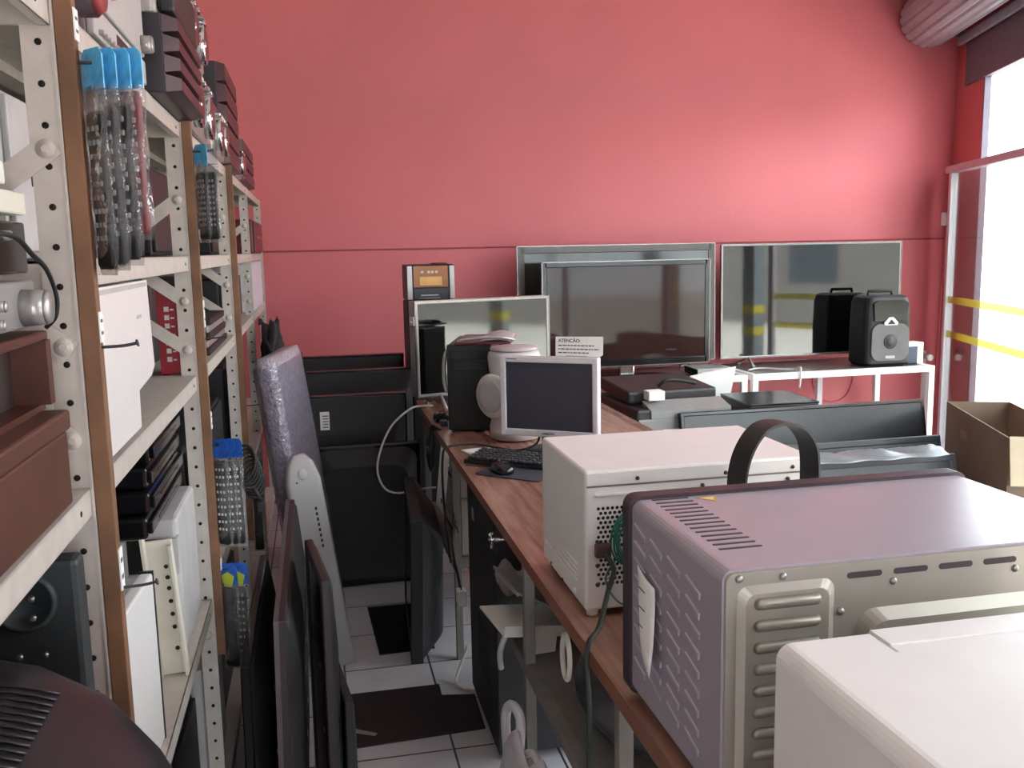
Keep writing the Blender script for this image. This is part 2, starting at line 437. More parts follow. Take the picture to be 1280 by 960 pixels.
# ------------------------------------------------------------------ hanging remote control packs
def remote_pack(name, label, cat, loc, rz, group, w=.058, sl=.285, cont=.2, head=blue, body=black, header=.036, btn='#8f8f93', buttons=True, tilt=0.):
    t = thing(name, label, cat, loc, (tilt, 0, rz), group)
    # local: hangs down -z from the nail, face towards -y
    mb = MB()
    hh = header
    mb.prism([(-w/2, -hh), (w/2, -hh), (w/2, .006), (w/2-.008, .016), (-w/2+.008, .016), (-w/2, .006)], 'y', -.0008, .0008)
    mb.build('header_card', head, t)
    mb = MB()
    def fn(u, v):
        a = 2*PI*u; z = -hh+.004-(sl)*v
        k = math.sin(PI*min(1, .12+v*.9))**.5 if v < .98 else .1
        return Vector((math.cos(a)*w/2*(1+.03*math.sin(9*v+a)), math.sin(a)*(.002+.006*k)+.002*math.sin(17*v+2*a), z))
    mb.sheet(fn, 20, 14); mb.build('clear_sleeve', sleevem, t)
    mb = MB(); z1 = -hh-sl+.012+cont; z0 = z1-cont
    mb.loft([[(x, y, z) for x, y in rrect(w*.72*k, .011*k, .004)] for z, k in ((z0, .8), (z0+.006, 1), ((z0+z1)/2, .92), (z1-.006, 1), (z1, .8))], smooth=True)
    rc = mb.build('remote_control', body, t)
    if buttons:
        mb = MB()
        for i in range(9):
            for j in range(3): mb.box(((j-1)*w*.2, -.0062, z1-.022-i*(cont-.045)/9), (w*.11, .003, .007), .001, 1)
        mb.build('button_grid', M('button_'+btn[1:], btn, .5), rc)
    return t
G1 = 'remote controls in clear sleeves on the top nail of the nearest wooden strip'
yn = PY[1]+.006
for i, (dx, rz, dz, lab, bd, hd) in enumerate((
    (.0, -1.05, 0, 'black remote in clear sleeve hung innermost against the nearest wooden strip', black, blue),
    (.014, -.95, -.002, 'dark grey remote in clear sleeve hung second on the nearest strip', dkgrey, blue),
    (.029, -.85, .0, 'black remote in clear sleeve hung third on the nearest strip, under a pale blue card', black, blue))):
    remote_pack('remote_control_pack', lab, 'remote control', (XF+.042+dx, yn, 1.898), rz+.2, G1, w=.05, sl=.245-.006*i, cont=.205, head=hd, body=bd)
remote_pack('remote_control_pack', 'red-brown remote in clear sleeve hung outermost on the nearest wooden strip', 'remote control', (XF+.085, yn, 1.899), -.55, G1, w=.048, sl=.20, cont=.185, head=blue, body=M('red_brown_remote', '#7d3a40', .5))
G2 = 'remote controls on the top nail of the second wooden strip'
yn = PY[2]+.006
for i, (dx, rz, lab) in enumerate(((.0, -.8, 'black remote in clear sleeve nearest the second wooden strip, blue card on top'), (.02, -.55, 'black remote in creased clear sleeve hung outermost on the second wooden strip'))):
    remote_pack('remote_control_pack', lab, 'remote control', (XF+.044+dx, yn, 1.908), rz, G2, w=.05, sl=.2, cont=.17, head=blue if i == 0 else sleevem)
G3 = 'remotes with pale keys on the middle nail of the second strip'
for i, (dx, rz, lab) in enumerate(((.0, -.5, 'remote with rows of pale keys hung against the second strip below a blue card'), (.018, -.45, 'middle one of three remotes with pale keys under deep blue cards'), (.036, -.4, 'outermost of three remotes with pale keys, beside the black cable coil'))):
    remote_pack('remote_control_pack', lab, 'remote control', (XF+.042+dx, yn, 1.142), rz, G3, w=.05, sl=.25, cont=.23, head=bluedk, btn='#c9c9cc')
G4 = 'packs on the bottom nail of the second strip'
for i, (dx, rz, lab) in enumerate(((.0, -.5, 'dark pack under blue and green card at the bottom nail of the second strip'), (.026, -.3, 'dark pack with dotted edge hung outermost at the bottom nail'))):
    p = remote_pack('remote_control_pack', lab, 'remote control', (XF+.042+dx, yn, .798), rz, G4, w=.058, sl=.245, cont=.225, head=bluedk, header=.045, buttons=(i == 1))
    mb = MB(); mb.prism([(-.012, -.05), (.012, -.05), (.02, -.02), (.0, -.008), (-.02, -.02)], 'y', -.0018, -.001); mb.build('printed_badge', yelgreen, p)
remote_pack('remote_control_pack', 'dark pack with a bright blue card hung on the third wooden strip', 'remote control', (XF+.045, PY[3]+.006, .78), -.3, None, w=.05, sl=.3, cont=.28, head=blue, buttons=False)
# coil of black cable
t = thing('coiled_cable', 'black coiled power cable hanging beside the pale-key remotes on the second strip', 'cable', (XF+.095, PY[2]+.25, 1.07))
for k in range(7):
    mb = MB(); r = .05; a = .25*k
    mb.tube([(r*.6*math.cos(2*PI*i/14)*math.cos(a*.3)+.004*k-.01, .018*math.sin(2*PI*i/14+a)+.004*k, -.03-.012*k+r*.9*math.sin(2*PI*i/14)) for i in range(15)], .0045, seg=6, sub=3); mb.build('cable_turn', rubber, t)
mb = MB(); mb.tube([(-.03, -.01, .03), (-.05, -.1, .05), (-.052, -.2, .055), (-.058, -.247, .075)], .004, seg=6); mb.build('hanging_end', rubber, t)
mb = MB(); mb.box((.03, 0, -.17), (.025, .025, .03), .004); mb.cyl((.03, 0, -.15), (.01, 0, -.11), .006); mb.build('plug', blackm, t)
# ================================================================== things on the rack
def deck(name, label, cat, x0, x1, y0, y1, z0, z1, body, face, group=None, details=True, knob=None, feet=True):
    """hi-fi style unit whose front looks to the aisle (+x)"""
    cx, cy = (x0+x1)/2, (y0+y1)/2; h = z1-z0; d = x1-x0; w = y1-y0
    t = thing(name, label, cat, (cx, cy, z0), 0, group)
    mb = MB(); f = .008 if feet else 0
    mb.b2((-d/2, -w/2, f), (d/2-.012, w/2, h), .003)
    if feet:
        for sx in (-1, 1):
            for sy in (-1, 1): mb.cyl((sx*d*.38, sy*w*.4, 0), (sx*d*.38, sy*w*.4, f), .012, seg=10)
    mb.build('housing', body, t)
    mb = MB(); mb.b2((d/2-.012, -w/2, f), (d/2, w/2, h), .003); fp = mb.build('front_panel', face, t)
    if details:
        mb = MB(); mb.b2((d/2-.002, -w*.12, h*.5), (d/2+.0008, w*.2, h*.82)); mb.build('display_window', blackg, t)
        for i in range(5):
            mb = MB(); mb.box((d/2+.003, -w*.42+i*w*.06, h*.3), (.01, w*.035, h*.14), .0015); mb.build('push_button', body if body is not face else ltgrey, t)
    if knob:
        for (yy, zz, r, l) in knob:
            mb = MB(); mb.cyl((d/2, yy*w, zz*h), (d/2+l*.85, yy*w, zz*h), r, r*.94); mb.cyl((d/2+l*.85, yy*w, zz*h), (d/2+l, yy*w, zz*h), r*.94, r*.8); mb.build('knob', silver, t)
    return t
# ---- nearest bay, middle shelf: stack
Z = 1.335
t = thing('wooden_audio_cabinet', 'long brown wooden cabinet at the bottom of the stack on the nearest middle shelf', 'cabinet', (-.5, .85, Z))
mb = MB(); mb.b2((-.19, -.4, 0), (.185, .4, .095), .004); mb.build('cabinet_body', woodbr, t)
mb = MB(); mb.b2((-.192, -.402, .097), (.19, .402, .122), .004); mb.build('lid', woodbr, t)
t = thing('wooden_radio', 'open red-brown wooden radio case standing on the brown cabinet', 'radio', (-.5, .93, Z+.122))
mb = MB(); mb.b2((-.15, -.33, 0), (.16, .33, .008)); mb.b2((-.15, -.33, .088), (.17, .33, .1), .003); mb.b2((-.15, .31, .008), (.172, .33, .088)); mb.b2((-.15, -.33, .008), (.172, -.31, .088)); mb.b2((-.15, -.31, .008), (-.14, .31, .088)); mb.build('wooden_case', woodred, t)
mb = MB(); mb.b2((-.02, -.31, .008), (.13, .31, .086)); mb.build('chassis', M('dark_brown_chassis', '#2b1c19', .5), t)
mb = MB(); mb.b2((.13, -.05, .02), (.134, .2, .07)); mb.build('dial_scale', M('cream_dial', '#c9b48a', .5), t)
t2 = deck('cassette_deck', 'silver deck with a big chrome knob on top of the wooden radio', 'audio deck', -.68, -.335, .6, 1.24, Z+.222, Z+.285, silver, silver, knob=[(.42, .5, .022, .03), (.25, .62, .007, .015), (.18, .62, .007, .015), (.25, .3, .006, .012), (.11, .62, .007, .015)], details=False)
t2 = deck('amplifier', 'black amplifier with a small round knob stacked above the silver deck', 'amplifier', -.68, -.345, .62, 1.26, Z+.285, Z+.355, black, blackg, knob=[(.35, .75, .006, .012)])
t2 = deck('video_recorder', 'cream flat video recorder stacked on the black amplifier', 'video recorder', -.68, -.34, .62, 1.255, Z+.355, Z+.39, cream, cream)
t2 = deck('video_recorder', 'white flat recorder on top of the cream one in the nearest bay', 'video recorder', -.68, -.35, .66, 1.22, Z+.39, Z+.425, whitep, whitep)
t = thing('audio_cable', 'thin black cable looping down in front of the black amplifier', 'cable', (-.33, 1.1, Z+.285))
mb = MB(); mb.tube([(.005, -.2, .0), (.02, -.12, .045), (.022, -.02, .05), (.018, .06, .03), (.016, .12, .012), (.018, .145, -.02), (.014, .15, -.045), (.0, .155, -.06)], .003, seg=6); mb.build('cord', rubber, t)
# ---- nearest bay, top shelf
t2 = deck('stereo_receiver', 'maroon stereo receiver on the nearest top shelf, cut by the picture top', 'receiver', -.66, -.30, .75, 1.3, 1.98, 2.12, maroon, maroon)
# ---- second bay top shelf
t = thing('cylinder_speaker', 'dark cylinder speaker with a red end cap on the top shelf above the nearest strip', 'speaker', (-.36, 1.47, 1.98))
mb = MB(); mb.cyl((-.2, 0, .05), (.078, 0, .05), .048); mb.b2((-.16, -.03, 0), (-.1, .03, .01)); mb.b2((.0, -.03, 0), (.05, .03, .01)); mb.build('barrel', M('dark_violet_plastic', '#3a2f36', .4), t)
mb = MB(); mb.cyl((.078, 0, .05), (.088, 0, .05), .047, .04); mb.build('end_cap', M('red_cone', '#8c3a3c', .4), t)
s1 = deck('stereo_amplifier', 'silver stereo unit at the bottom of the silver pair on the top shelf', 'stereo', -.66, -.312, 1.6, 2.07, 1.98, 2.035, silver, ltgrey)
s2 = deck('stereo_tuner', 'silver stereo unit with buttons and a white knob, upper of the silver pair', 'stereo', -.66, -.312, 1.6, 2.07, 2.035, 2.21, silver, ltgrey, knob=[(.44, .16, .018, .022), (-.3, .8, .009, .012), (-.1, .8, .009, .012)])
def ribbed_speaker(label, x0, x1, y0, y1, z0, n, rh, group):
    t = thing('ribbed_speaker', label, 'speaker', ((x0+x1)/2, (y0+y1)/2, z0), 0, group); d = x1-x0; w = y1-y0; h = n*rh
    mb = MB(); mb.b2((-d/2, -w/2, 0), (d/2-.03, w/2, h), .004); mb.build('cabinet', M('black_violet_plastic', '#2c2830', .45), t)
    for i in range(n):
        mb = MB(); z = i*rh
        mb.loft([[(d/2-.03, -w/2+.002, z+.002), (d/2-.03, w/2-.002, z+.002), (d/2-.03, w/2-.002, z+rh-.002), (d/2-.03, -w/2+.002, z+rh-.002)],
                 [(d/2, -w/2+.02, z+.008), (d/2, w/2-.02, z+.008), (d/2, w/2-.02, z+rh-.008), (d/2, -w/2+.02, z+rh-.008)]], smooth=False)
        mb.build('front_rib', M('maroon_black_rib', '#38222a', .32), t)
    return t
GR = 'ribbed black stereo speakers on the top shelf'
ribbed_speaker('black ribbed speaker right beyond the silver stereo pair', -.58, -.25, 2.1, 2.55, 1.98, 4, .040, GR)
ribbed_speaker('middle ribbed black speaker on the top shelf, beyond the chrome clutter', -.62, -.285, 3.72, 4.3, 1.98, 5, .075, GR)
ribbed_speaker('farthest and lowest ribbed black speaker on the top shelf', -.62, -.285, 4.55, 5.3, 1.98, 3, .065, GR)
t = thing('radio_cassette_player', 'grey vented radio with dark side lying on the first ribbed speaker', 'radio', (-.42, 2.32, 1.98+.16))
mb = MB(); mb.b2((-.15, -.22, 0), (.13, .2, .12), .01); mb.m(1)
for i in range(9): mb.b2((.03+.006*i, -.2205, .03), (.033+.006*i, -.219, .042))
mb.build('housing', [ltgrey, holeb], t)
mb = MB(); mb.b2((.13, -.2, .005), (.165, .2, .115), .01); mb.build('front_panel', black, t)
mb = MB(); mb.tube([(.14, -.17, .11), (.16, -.17, .16), (.16, .17, .16), (.14, .17, .11)], .008, sub=1); mb.build('carry_handle', dkgrey, t)
def chrome_box(label, y0, y1, z0, z1, seed):
    R = random.Random(seed); h = z1-z0; w = y1-y0
    t = thing('chrome_boombox', label, 'boombox', (-.43, (y0+y1)/2, z0), 0, 'chrome-fronted boomboxes on the top shelf')
    mb = MB(); mb.b2((-.16, -w/2, 0), (.13, w/2, h), .01); mb.build('housing', silver, t)
    for k in range(2):
        mb = MB(); yy = (-.24, .24)[k]*w; mb.lathe([(.0, .13), (h*.36, .13), (h*.38, .15), (h*.33, .155), (h*.12, .138), (h*.1, .15), (.001, .156)], (0, yy, h*.45), 'x'); mb.build('chrome_cone', chrome, t)
    for k in range(5):
        mb = MB(); mb.box((.14, -.3*w+.15*w*k, h*.9), (.03, .04, h*.08), .003); mb.build('control_key', (chrome, steel, whitep)[R.randrange(3)], t)
    mb = MB(); mb.tube([(.1, -.4*w, h), (.12, -.4*w, h+.03), (.12, .4*w, h+.03), (.1, .4*w, h)], .008, sub=1); mb.build('carry_handle', chrome, t)
    return t
chrome_box('lower chrome boombox between the ribbed speakers on the top shelf', 2.62, 3.2, 1.98, 2.15, 1)
chrome_box('upper chrome boombox piled on the lower one, reaching the picture top', 2.62, 3.12, 2.19, 2.34, 2)
chrome_box('small chrome boombox standing just before the middle ribbed speaker', 3.26, 3.66, 1.98, 2.12, 3)
chrome_box('far small chrome boombox on the top shelf at the third post', 4.32, 4.53, 1.98, 2.10, 4)
# ---- second bay, middle shelf: white stepped appliance
t = thing('white_appliance', 'tall white folded appliance casing on the middle shelf behind the nearest strip', 'appliance', (-.45, 1.7, 1.335))
mb = MB(); mb.prism([(-.25, .01), (.03, .01), (.035, .075), (.17, .085), (.21, .10), (.19, .266), (-.25, .266)], 'x', -.2, .138); mb.build('casing', whitee, t)
mb = MB(); mb.b2((-.18, -.22, 0), (.1, 0, .01)); mb.build('foot_plate', dkgrey, t)
mb = MB(); mb.b2((.138, .06, .2), (.1395, .1, .206)); mb.b2((.138, -.24, .255), (.1405, .17, .262)); mb.build('seam_trim', ltgrey, t)
# red carton behind
t = thing('red_carton', 'tall red carton with white lettering standing on the middle shelf just past the second post', 'carton', (-.375, 2.62, 1.335))
mb = MB(); mb.b2((-.03, -.05, 0), (.03, .05, .23), .001); mb.build('box_body', redbox, t)
mb = MB(); mb.b2((-.028, -.03, .23), (.028, .0, .255)); mb.build('hang_tab', black, t)
mb = MB()
for i in range(7):
    mb.b2((-.012, -.051, .165-.022*i), (.0, -.0498, .178-.022*i)); mb.b2((.003, -.051, .168-.022*i), (.012, -.0498, .172-.022*i))
mb.build('white_lettering', paper, t)
# dark cases filling the shelves behind
def dark_case(name, label, cat, x0, x1, y0, y1, z0, z1, mat, group=None, bulge=True):
    t = thing(name, label, cat, ((x0+x1)/2, (y0+y1)/2, z0), 0, group); d, w, h = x1-x0, y1-y0, z1-z0
    mb = MB(); mb.b2((-d/2, -w/2, 0), (d/2-.01, w/2, h), .008)
    mb.build('housing', mat, t)
    mb = MB(); mb.b2((d/2-.01, -w/2+.01, .01), (d/2, w/2-.01, h-.01), .003); mb.m(1); mb.b2((d/2-.001, -w*.3, h*.45), (d/2+.001, w*.3, h*.55)); mb.build('front_panel', [mat, blackg], t)
    mb = MB()
    for i in range(8): mb.b2((-d*.3+i*d*.07, -w/2-.001, h*.6), (-d*.27+i*d*.07, -w/2+.002, h*.8))
    mb.build('vent_slots', holeb, t)
    return t
GD2 = 'pale equipment deep on the rack shelves'
GD = 'dark equipment at the back of the rack shelves'
dark_case('audio_case', 'pale grey hi-fi case deep on the eye-level shelf behind the hanging remotes', 'hi-fi unit', -.69, -.40, 1.42, 1.9, 1.645, 1.88, ltgrey, GD2)
dark_case('audio_case', 'black hi-fi case on the eye-level shelf just before the second post', 'hi-fi unit', -.69, -.42, 1.96, 2.45, 1.645, 1.86, black, GD)
dark_case('audio_case', 'dark case deep on the middle shelf behind the red carton', 'hi-fi unit', -.69, -.42, 2.02, 2.5, 1.335, 1.60, black, GD)
dark_case('audio_case', 'black case on the eye-level shelf past the second post', 'hi-fi unit', -.69, -.4, 2.6, 3.6, 1.645, 1.88, black, GD)
dark_case('audio_case', 'tall black case on the middle shelf past the second post', 'hi-fi unit', -.69, -.45, 2.75, 3.7, 1.335, 1.60, black, GD)
dark_case('audio_case', 'black case on the eye-level shelf past the third post', 'hi-fi unit', -.69, -.38, 3.85, 4.9, 1.645, 1.9, black, GD)
dark_case('audio_case', 'dark maroon case on the eye-level shelf of the farthest bay', 'hi-fi unit', -.66, -.30, 5.3, 6.1, 1.645, 1.83, maroon, GD)
t = thing('white_carton', 'plain white carton on the middle shelf at the far end of the rack', 'carton', (-.5, 5.6, 1.335))
mb = MB(); mb.b2((-.18, -.45, 0), (.18, .52, .262), .003); mb.build('box_body', M('lilac_white_card', '#d9d4dc', .6), t)
mb = MB(); mb.b2((-.18, -.45, .262), (.0, .52, .265)); mb.b2((.004, -.45, .262), (.18, .52, .266)); mb.build('flap', M('lilac_white_card', '#d9d4dc', .6), t)
dark_case('audio_case', 'black case on the middle shelf past the third post', 'hi-fi unit', -.69, -.36, 3.85, 4.9, 1.335, 1.55, black, GD)
# players piled on the middle shelf past the second post
for i in range(5):
    z = 1.335+.022*i
    deck('disc_player', ('slim disc player lying lowest in the pile past the second post', 'second slim player from the bottom of the pile past the second post', 'middle slim player of the pile past the second post', 'fourth slim player of the pile past the second post', 'slim silver player topping the pile past the second post')[i], 'disc player', -.44, -.325-.006*(i % 2), 3.0+.02*i, 3.6-.015*i, z, z+.0215, (black, silver)[i % 2], (black, silver)[i % 2], 'slim players piled on the middle shelf', details=False, feet=False)
# ---- lower bays
t = thing('flat_television', 'dark television with a round back mark standing below the brown cabinet', 'television', (-.53, 1.24, .72))
mb = MB(); mb.b2((-.17, -.02, 0), (.22, .02, .55), .008); mb.build('rear_cover', dkgreen, t)
mb = MB(); mb.lathe([(.030, -.021), (.032, -.027), (.036, -.028), (.041, -.02)], (.155, 0, .5), 'y'); mb.build('round_mark', dkgreen, t)
mb = MB()
for x, z in ((.165, .505), (.165, .48), (.145, .43), (.175, .43)): mb.cyl((x, -.024, z), (x, -.0275, z), .004, seg=8)
mb.build('screw', steel, t)
mb = MB(); mb.b2((-.165, .02, .01), (.215, .026, .54)); mb.build('screen', screenbg, t)
# black CRT with rounded back, front left corner of the picture
t = thing('tube_television', 'black rounded tube television with vented top filling the bottom left corner', 'television', (-.385, .80, .72))
rings = []
for x, hw, hz, zc, r in ((-.25, .30, .26, .265, .03), (-.17, .30, .265, .27, .03), (-.16, .29, .258, .265, .05), (.0, .288, .257, .265, .09), (.08, .28, .252, .262, .12), (.15, .26, .235, .255, .14), (.2, .23, .205, .245, .15), (.235, .19, .165, .24, .14), (.25, .13, .11, .23, .1)):
    rings.append([(x, p, q+zc) for p, q in rrect(2*hw, 2*hz, r, 6)])
mb = MB(); mb.loft(rings, smooth=True); mb.build('rear_shell', M('black_violet_shell', '#1d1b20', .35, var=.06), t)
mb = MB(); mb.b2((-.275, -.31, 0), (-.25, .31, .54), .01); mb.build('front_bezel', black, t)
mb = MB(); mb.b2((-.279, -.26, .06), (-.274, .26, .48)); mb.build('screen', screenbg, t)
mb = MB()
for i in range(24):
    y = -.15+.0125*i; mb.tube([(-.15, y, .5235), (.0, y, .5225), (.08, y, .5145), (.12, y, .5015)], .0014, seg=6, sub=2)
mb.build('vent_grille', M('black_violet_shell', '#1d1b20', .35), t)
mb = MB(); mb.b2((-.2, -.25, -.0), (-.1, .25, .02)); mb.build('foot', blackm, t)
# second bay, lower shelf: dark printers over a grey machine, cream frame and white panel
Zl = .72
t = thing('office_printer', 'grey-white office machine with a dark opening on the lower shelf behind the nearest strip', 'printer', (-.5, 2.2, Zl))
mb = MB(); mb.b2((-.2, .0, 0), (.165, .3, .33), .01); mb.b2((-.2, -.03, .285), (.165, .0, .33), .008); mb.b2((-.2, -.03, 0), (.165, 0, .2), .006); mb.b2((.15, -.03, .2), (.165, 0, .285)); mb.b2((-.2, -.03, .2), (.05, 0, .285)); mb.build('housing', ltgrey, t)
mb = MB(); mb.b2((.05, -.004, .2), (.15, .001, .285)); mb.b2((-.02, -.032, .1), (.03, -.029, .19)); mb.build('paper_opening', holeb, t)
for i in range(4):
    z = Zl+.33+.05*i
    dark_case('disc_recorder', ('black glossy recorder lying directly on the grey office machine', 'second black recorder of the pile on the office machine', 'third black recorder of the pile on the office machine', 'topmost black recorder of the pile under the middle shelf')[i], 'recorder', -.69, -.36+.005*(i % 2), 2.02+.02*i, 2.5, z, z+.048, blackg, 'black recorders piled on the office machine')
t = thing('cream_frame', 'tall cream metal chassis panel leaning against the second post on the lower shelf', 'panel', (-.345, 2.08, Zl), (0, -.06, .0))
mb = MB(); mb.b2((-.03, 0, 0), (.03, .012, .31), .002); mb.b2((-.03, -.03, 0), (-.024, .0, .33)); mb.b2((.024, -.02, 0), (.03, .0, .30)); mb.build('sheet', cream, t)
for z in (.06, .11, .14, .17, .2, .225, .25):
    mb = MB(); mb.cyl((.012, -.0006, z), (.012, .002, z), .005, seg=10); mb.build('punched_hole', holeb, t)
t = thing('appliance_casing_side', 'large white appliance side panel standing on the lower shelf behind the nearest strip', 'panel', (-.34, 1.72, Zl), (0, 0, -.05))
mb = MB(); mb.b2((-.012, -.24, 0), (.012, .07, .335), .004); mb.build('enamel_sheet', whitee, t)
mb = MB(); mb.b2((-.013, .07, .0), (.013, .075, .338)); mb.build('dark_edge', black, t)
# third/fourth bay lower shelf dark
dark_case('audio_case', 'black case on the lower shelf behind the pale-key remotes', 'hi-fi unit', -.69, -.36, 2.6, 3.6, .72, 1.12, black, GD)
dark_case('audio_case', 'black case on the lower shelf behind the third strip', 'hi-fi unit', -.69, -.36, 3.85, 4.8, .72, 1.2, black, GD)
dark_case('audio_case', 'black case on the bottom shelf below the cream chassis panel', 'hi-fi unit', -.69, -.36, 1.5, 2.45, .12, .5, black, GD)
dark_case('audio_case', 'pale grey case on the bottom shelf past the second post', 'hi-fi unit', -.69, -.345, 2.58, 2.95, .12, .5, ltgrey, GD2)
dark_case('audio_case', 'black case on the bottom shelf past the second post', 'hi-fi unit', -.69, -.36, 3.0, 3.7, .12, .5, black, GD)
# ================================================================== televisions
def television(label, w, h, loc, rot, th=.035, hump=.05, scr=None, bez=None, bw=.022, bwb=None, group=None, stand=None, mark=None, back=None, edge=None, name='flat_television', sticker=None):
    """local frame: bottom edge centre at the origin, screen towards -y, z up"""
    scr = scr or screenbg; bez = bez or blackg; back = back or blackm; bwb = bwb or bw
    t = thing(name, label, 'television', loc, rot, group)
    mb = MB()
    mb.b2((-w/2, 0, 0), (-w/2+bw, th, h), .004); mb.b2((w/2-bw, 0, 0), (w/2, th, h), .004)
    mb.b2((-w/2+bw*.5, 0, h-bw), (w/2-bw*.5, th, h), .004); mb.b2((-w/2+bw*.5, 0, 0), (w/2-bw*.5, th, bwb), .004)
    fr = mb.build('bezel', bez, t)
    if edge:
        mb = MB(); e = .004
        mb.b2((-w/2-.001, -.002, -.001), (-w/2+e, .01, h+.001)); mb.b2((w/2-e, -.002, -.001), (w/2+.001, .01, h+.001)); mb.b2((-w/2, -.002, h-e), (w/2, .01, h+.001)); mb.b2((-w/2, -.002, -.001), (w/2, .01, e))
        mb.build('bright_rim', edge, fr)
    mb = MB(); mb.b2((-w/2+bw*.9, .004, bwb*.95), (w/2-bw*.9, .012, h-bw*.9)); mb.build('screen', scr, t)
    mb = MB()
    mb.loft([[(x, th-.004, z+h/2) for x, z in rrect(w-.01, h-.01, .015, 4)], [(x, th+.006, z+h/2) for x, z in rrect(w-.03, h-.03, .02, 4)],
             [(x, th+hump*.9, z+h*.47) for x, z in rrect(w*.78, h*.72, .04, 4)], [(x, th+hump, z+h*.47) for x, z in rrect(w*.74, h*.68, .04, 4)]], smooth=False)
    mb.m(1)
    for i in range(14): mb.b2((-w*.25+i*w*.036, th+hump-.001, h*.66), (-w*.25+i*w*.036+w*.02, th+hump+.001, h*.72))
    bc = mb.build('rear_cover', [back, holeb], t)
    mb = MB()
    for sx in (-1, 1):
        for sz in (-1, 1): mb.cyl((sx*.1, th+hump-.001, h*.47+sz*.1), (sx*.1, th+hump+.002, h*.47+sz*.1), .008, seg=10)
    mb.build('mount_hole', steel, bc)
    if sticker:
        sx_, sz_ = sticker; mb = MB(); mb.b2((sx_-.022, th+hump*.9, sz_-.045), (sx_+.022, th+hump+.001, sz_+.045)); mb.m(1)
        for i in range(5): mb.b2((sx_-.017, th+hump+.001, sz_-.033+.014*i), (sx_+.01, th+hump+.0014, sz_-.028+.014*i))
        mb.build('rating_sticker', [paper, ink], bc)
    if stand == 'feet':
        for s in (-1, 1):
            mb = MB(); x = s*w*.36
            mb.tube([(x, -.1, -.045), (x-s*.02, .01, .002)], .009, sub=1); mb.tube([(x, .13, -.045), (x-s*.02, .02, .002)], .009, sub=1); mb.b2((x-.012, -.115, -.055), (x+.012, -.08, -.04), .003); mb.b2((x-.012, .11, -.055), (x+.012, .145, -.04), .003)
            mb.build('foot', silver, t)
    if stand == 'base':
        mb = MB(); mb.b2((-.05, .012, -.065), (.05, .05, .01), .008); mb.build('neck', chrome, t)
        mb = MB(); mb.loft([[(x, y+.02, z) for x, y in rrect(w*.52, .26, .1, 8)] for z in (-.08, -.066)], smooth=False); mb.build('base_plate', blackg, t)
    if mark:
        text_mesh('brand_lettering', mark, bwb*.55, ltgrey, t, (0, -.0006, bwb*.5), (PI/2, 0, 0))
    return t
# ------------------------------------------------------------------ two white metal stands at the back wall
framew = M('white_stand_enamel', '#f2efee', .35, var=.02)
board = M('grey_brown_stand_top', '#6d6562', .25, var=.12)
def stand(label, x0, x1, mid=None):
    t = thing('metal_stand', label, 'stand', ((x0+x1)/2, 5.86, 0), 0, 'white metal stands along the red wall'); w = x1-x0; s = .042; y0, y1 = -.32, .34
    for (sx, nm) in ((-1, 'leg'), (1, 'leg')):
        for y in (y0, y1-s):
            mb = MB(); x = sx*(w/2-s/2); mb.b2((x-s/2, y, 0), (x+s/2, y+s, .8), .003); mb.build('leg', framew, t)
    if mid is not None:
        mb = MB(); mb.b2((mid-(x0+x1)/2-s/2, y1-s, 0), (mid-(x0+x1)/2+s/2, y1, .758), .003); mb.build('leg', framew, t)
    for y in (y0, y1-s):
        mb = MB(); mb.b2((-w/2+s, y, .758), (w/2-s, y+s, .8), .003); mb.build('rail', framew, t)
    for sx in (-1, 1):
        mb = MB(); x = sx*(w/2-s/2); mb.b2((x-s/2, y0+s, .758), (x+s/2, y1-s, .8), .003); mb.build('rail', framew, t)
        mb = MB(); mb.b2((x-s/2, y0+s, .12), (x+s/2, y1-s, .155), .003); mb.build('lower_rail', framew, t)
    mb = MB(); mb.b2((-w/2+s-.002, y0+s-.002, .775), (w/2-s+.002, y1-s+.002, .797)); mb.build('top_board', board, t)
    return t
stand('white metal stand in the middle, under the centre television', 1.36, 2.737)
stand('white metal stand on the right, under the big right-hand television and black speaker', 2.772, 4.115, 3.62)
GT = 'televisions on show at the red wall'
chr_edge = M('grey_tv_rim', '#8b8785', .25, .7)
television('big television leaning behind the centre one, only its grey top and sides showing', 1.39, .80, (2.003, 5.97, .857), (-.02, 0, 0), scr=M('grey_brown_screen', '#2a2625', .08, spec=.6, ior=1.5), bez=M('bronze_bezel', '#4a433f', .3), bw=.05, group=GT, stand='feet', edge=chr_edge)
tc_ = television('centre television with dark purple screen on a glossy base', 1.125, .675, (1.957, 5.66, .880), (.0, 0, .0), scr=screentint, bez=blackg, bw=.035, bwb=.045, group=GT, stand='base', edge=chr_edge)
mb = MB(); mb.box((.30, .0035, .095), (.075, .001, .012), .0003, 1); mb.build('small_screen_mark', inkdk, tc_)  # small dark dash low on the screen
television('large right-hand television with thin rim, black speaker standing before it', 1.385, .79, (3.44, 5.98, .853), (-.01, 0, .0), scr=screenbg, bez=M('silver_bezel', '#8e8b8b', .25, .6), bw=.014, group=GT, stand='feet', edge=chr_edge, mark=None)
# 32" set on the far end of the table
tv3 = television('television with silver side on the far end of the wooden table, mirroring the yellow bands', .715, .455, (.80, 4.415, .955), (0, 0, .26), th=.085, hump=.03, scr=M('greenish_screen', '#070806', .05, spec=.9, ior=1.6), bez=M('silver_side', '#9c9a98', .3, .4), bw=.016, group=None, stand='feet', edge=chr_edge)
mb = MB(); mb.box((-.36, .03, .36), (.014, .05, .05), .006); mb.box((-.368, .03, .36), (.008, .02, .02), .004); mb.build('side_camera', chrome, tv3)
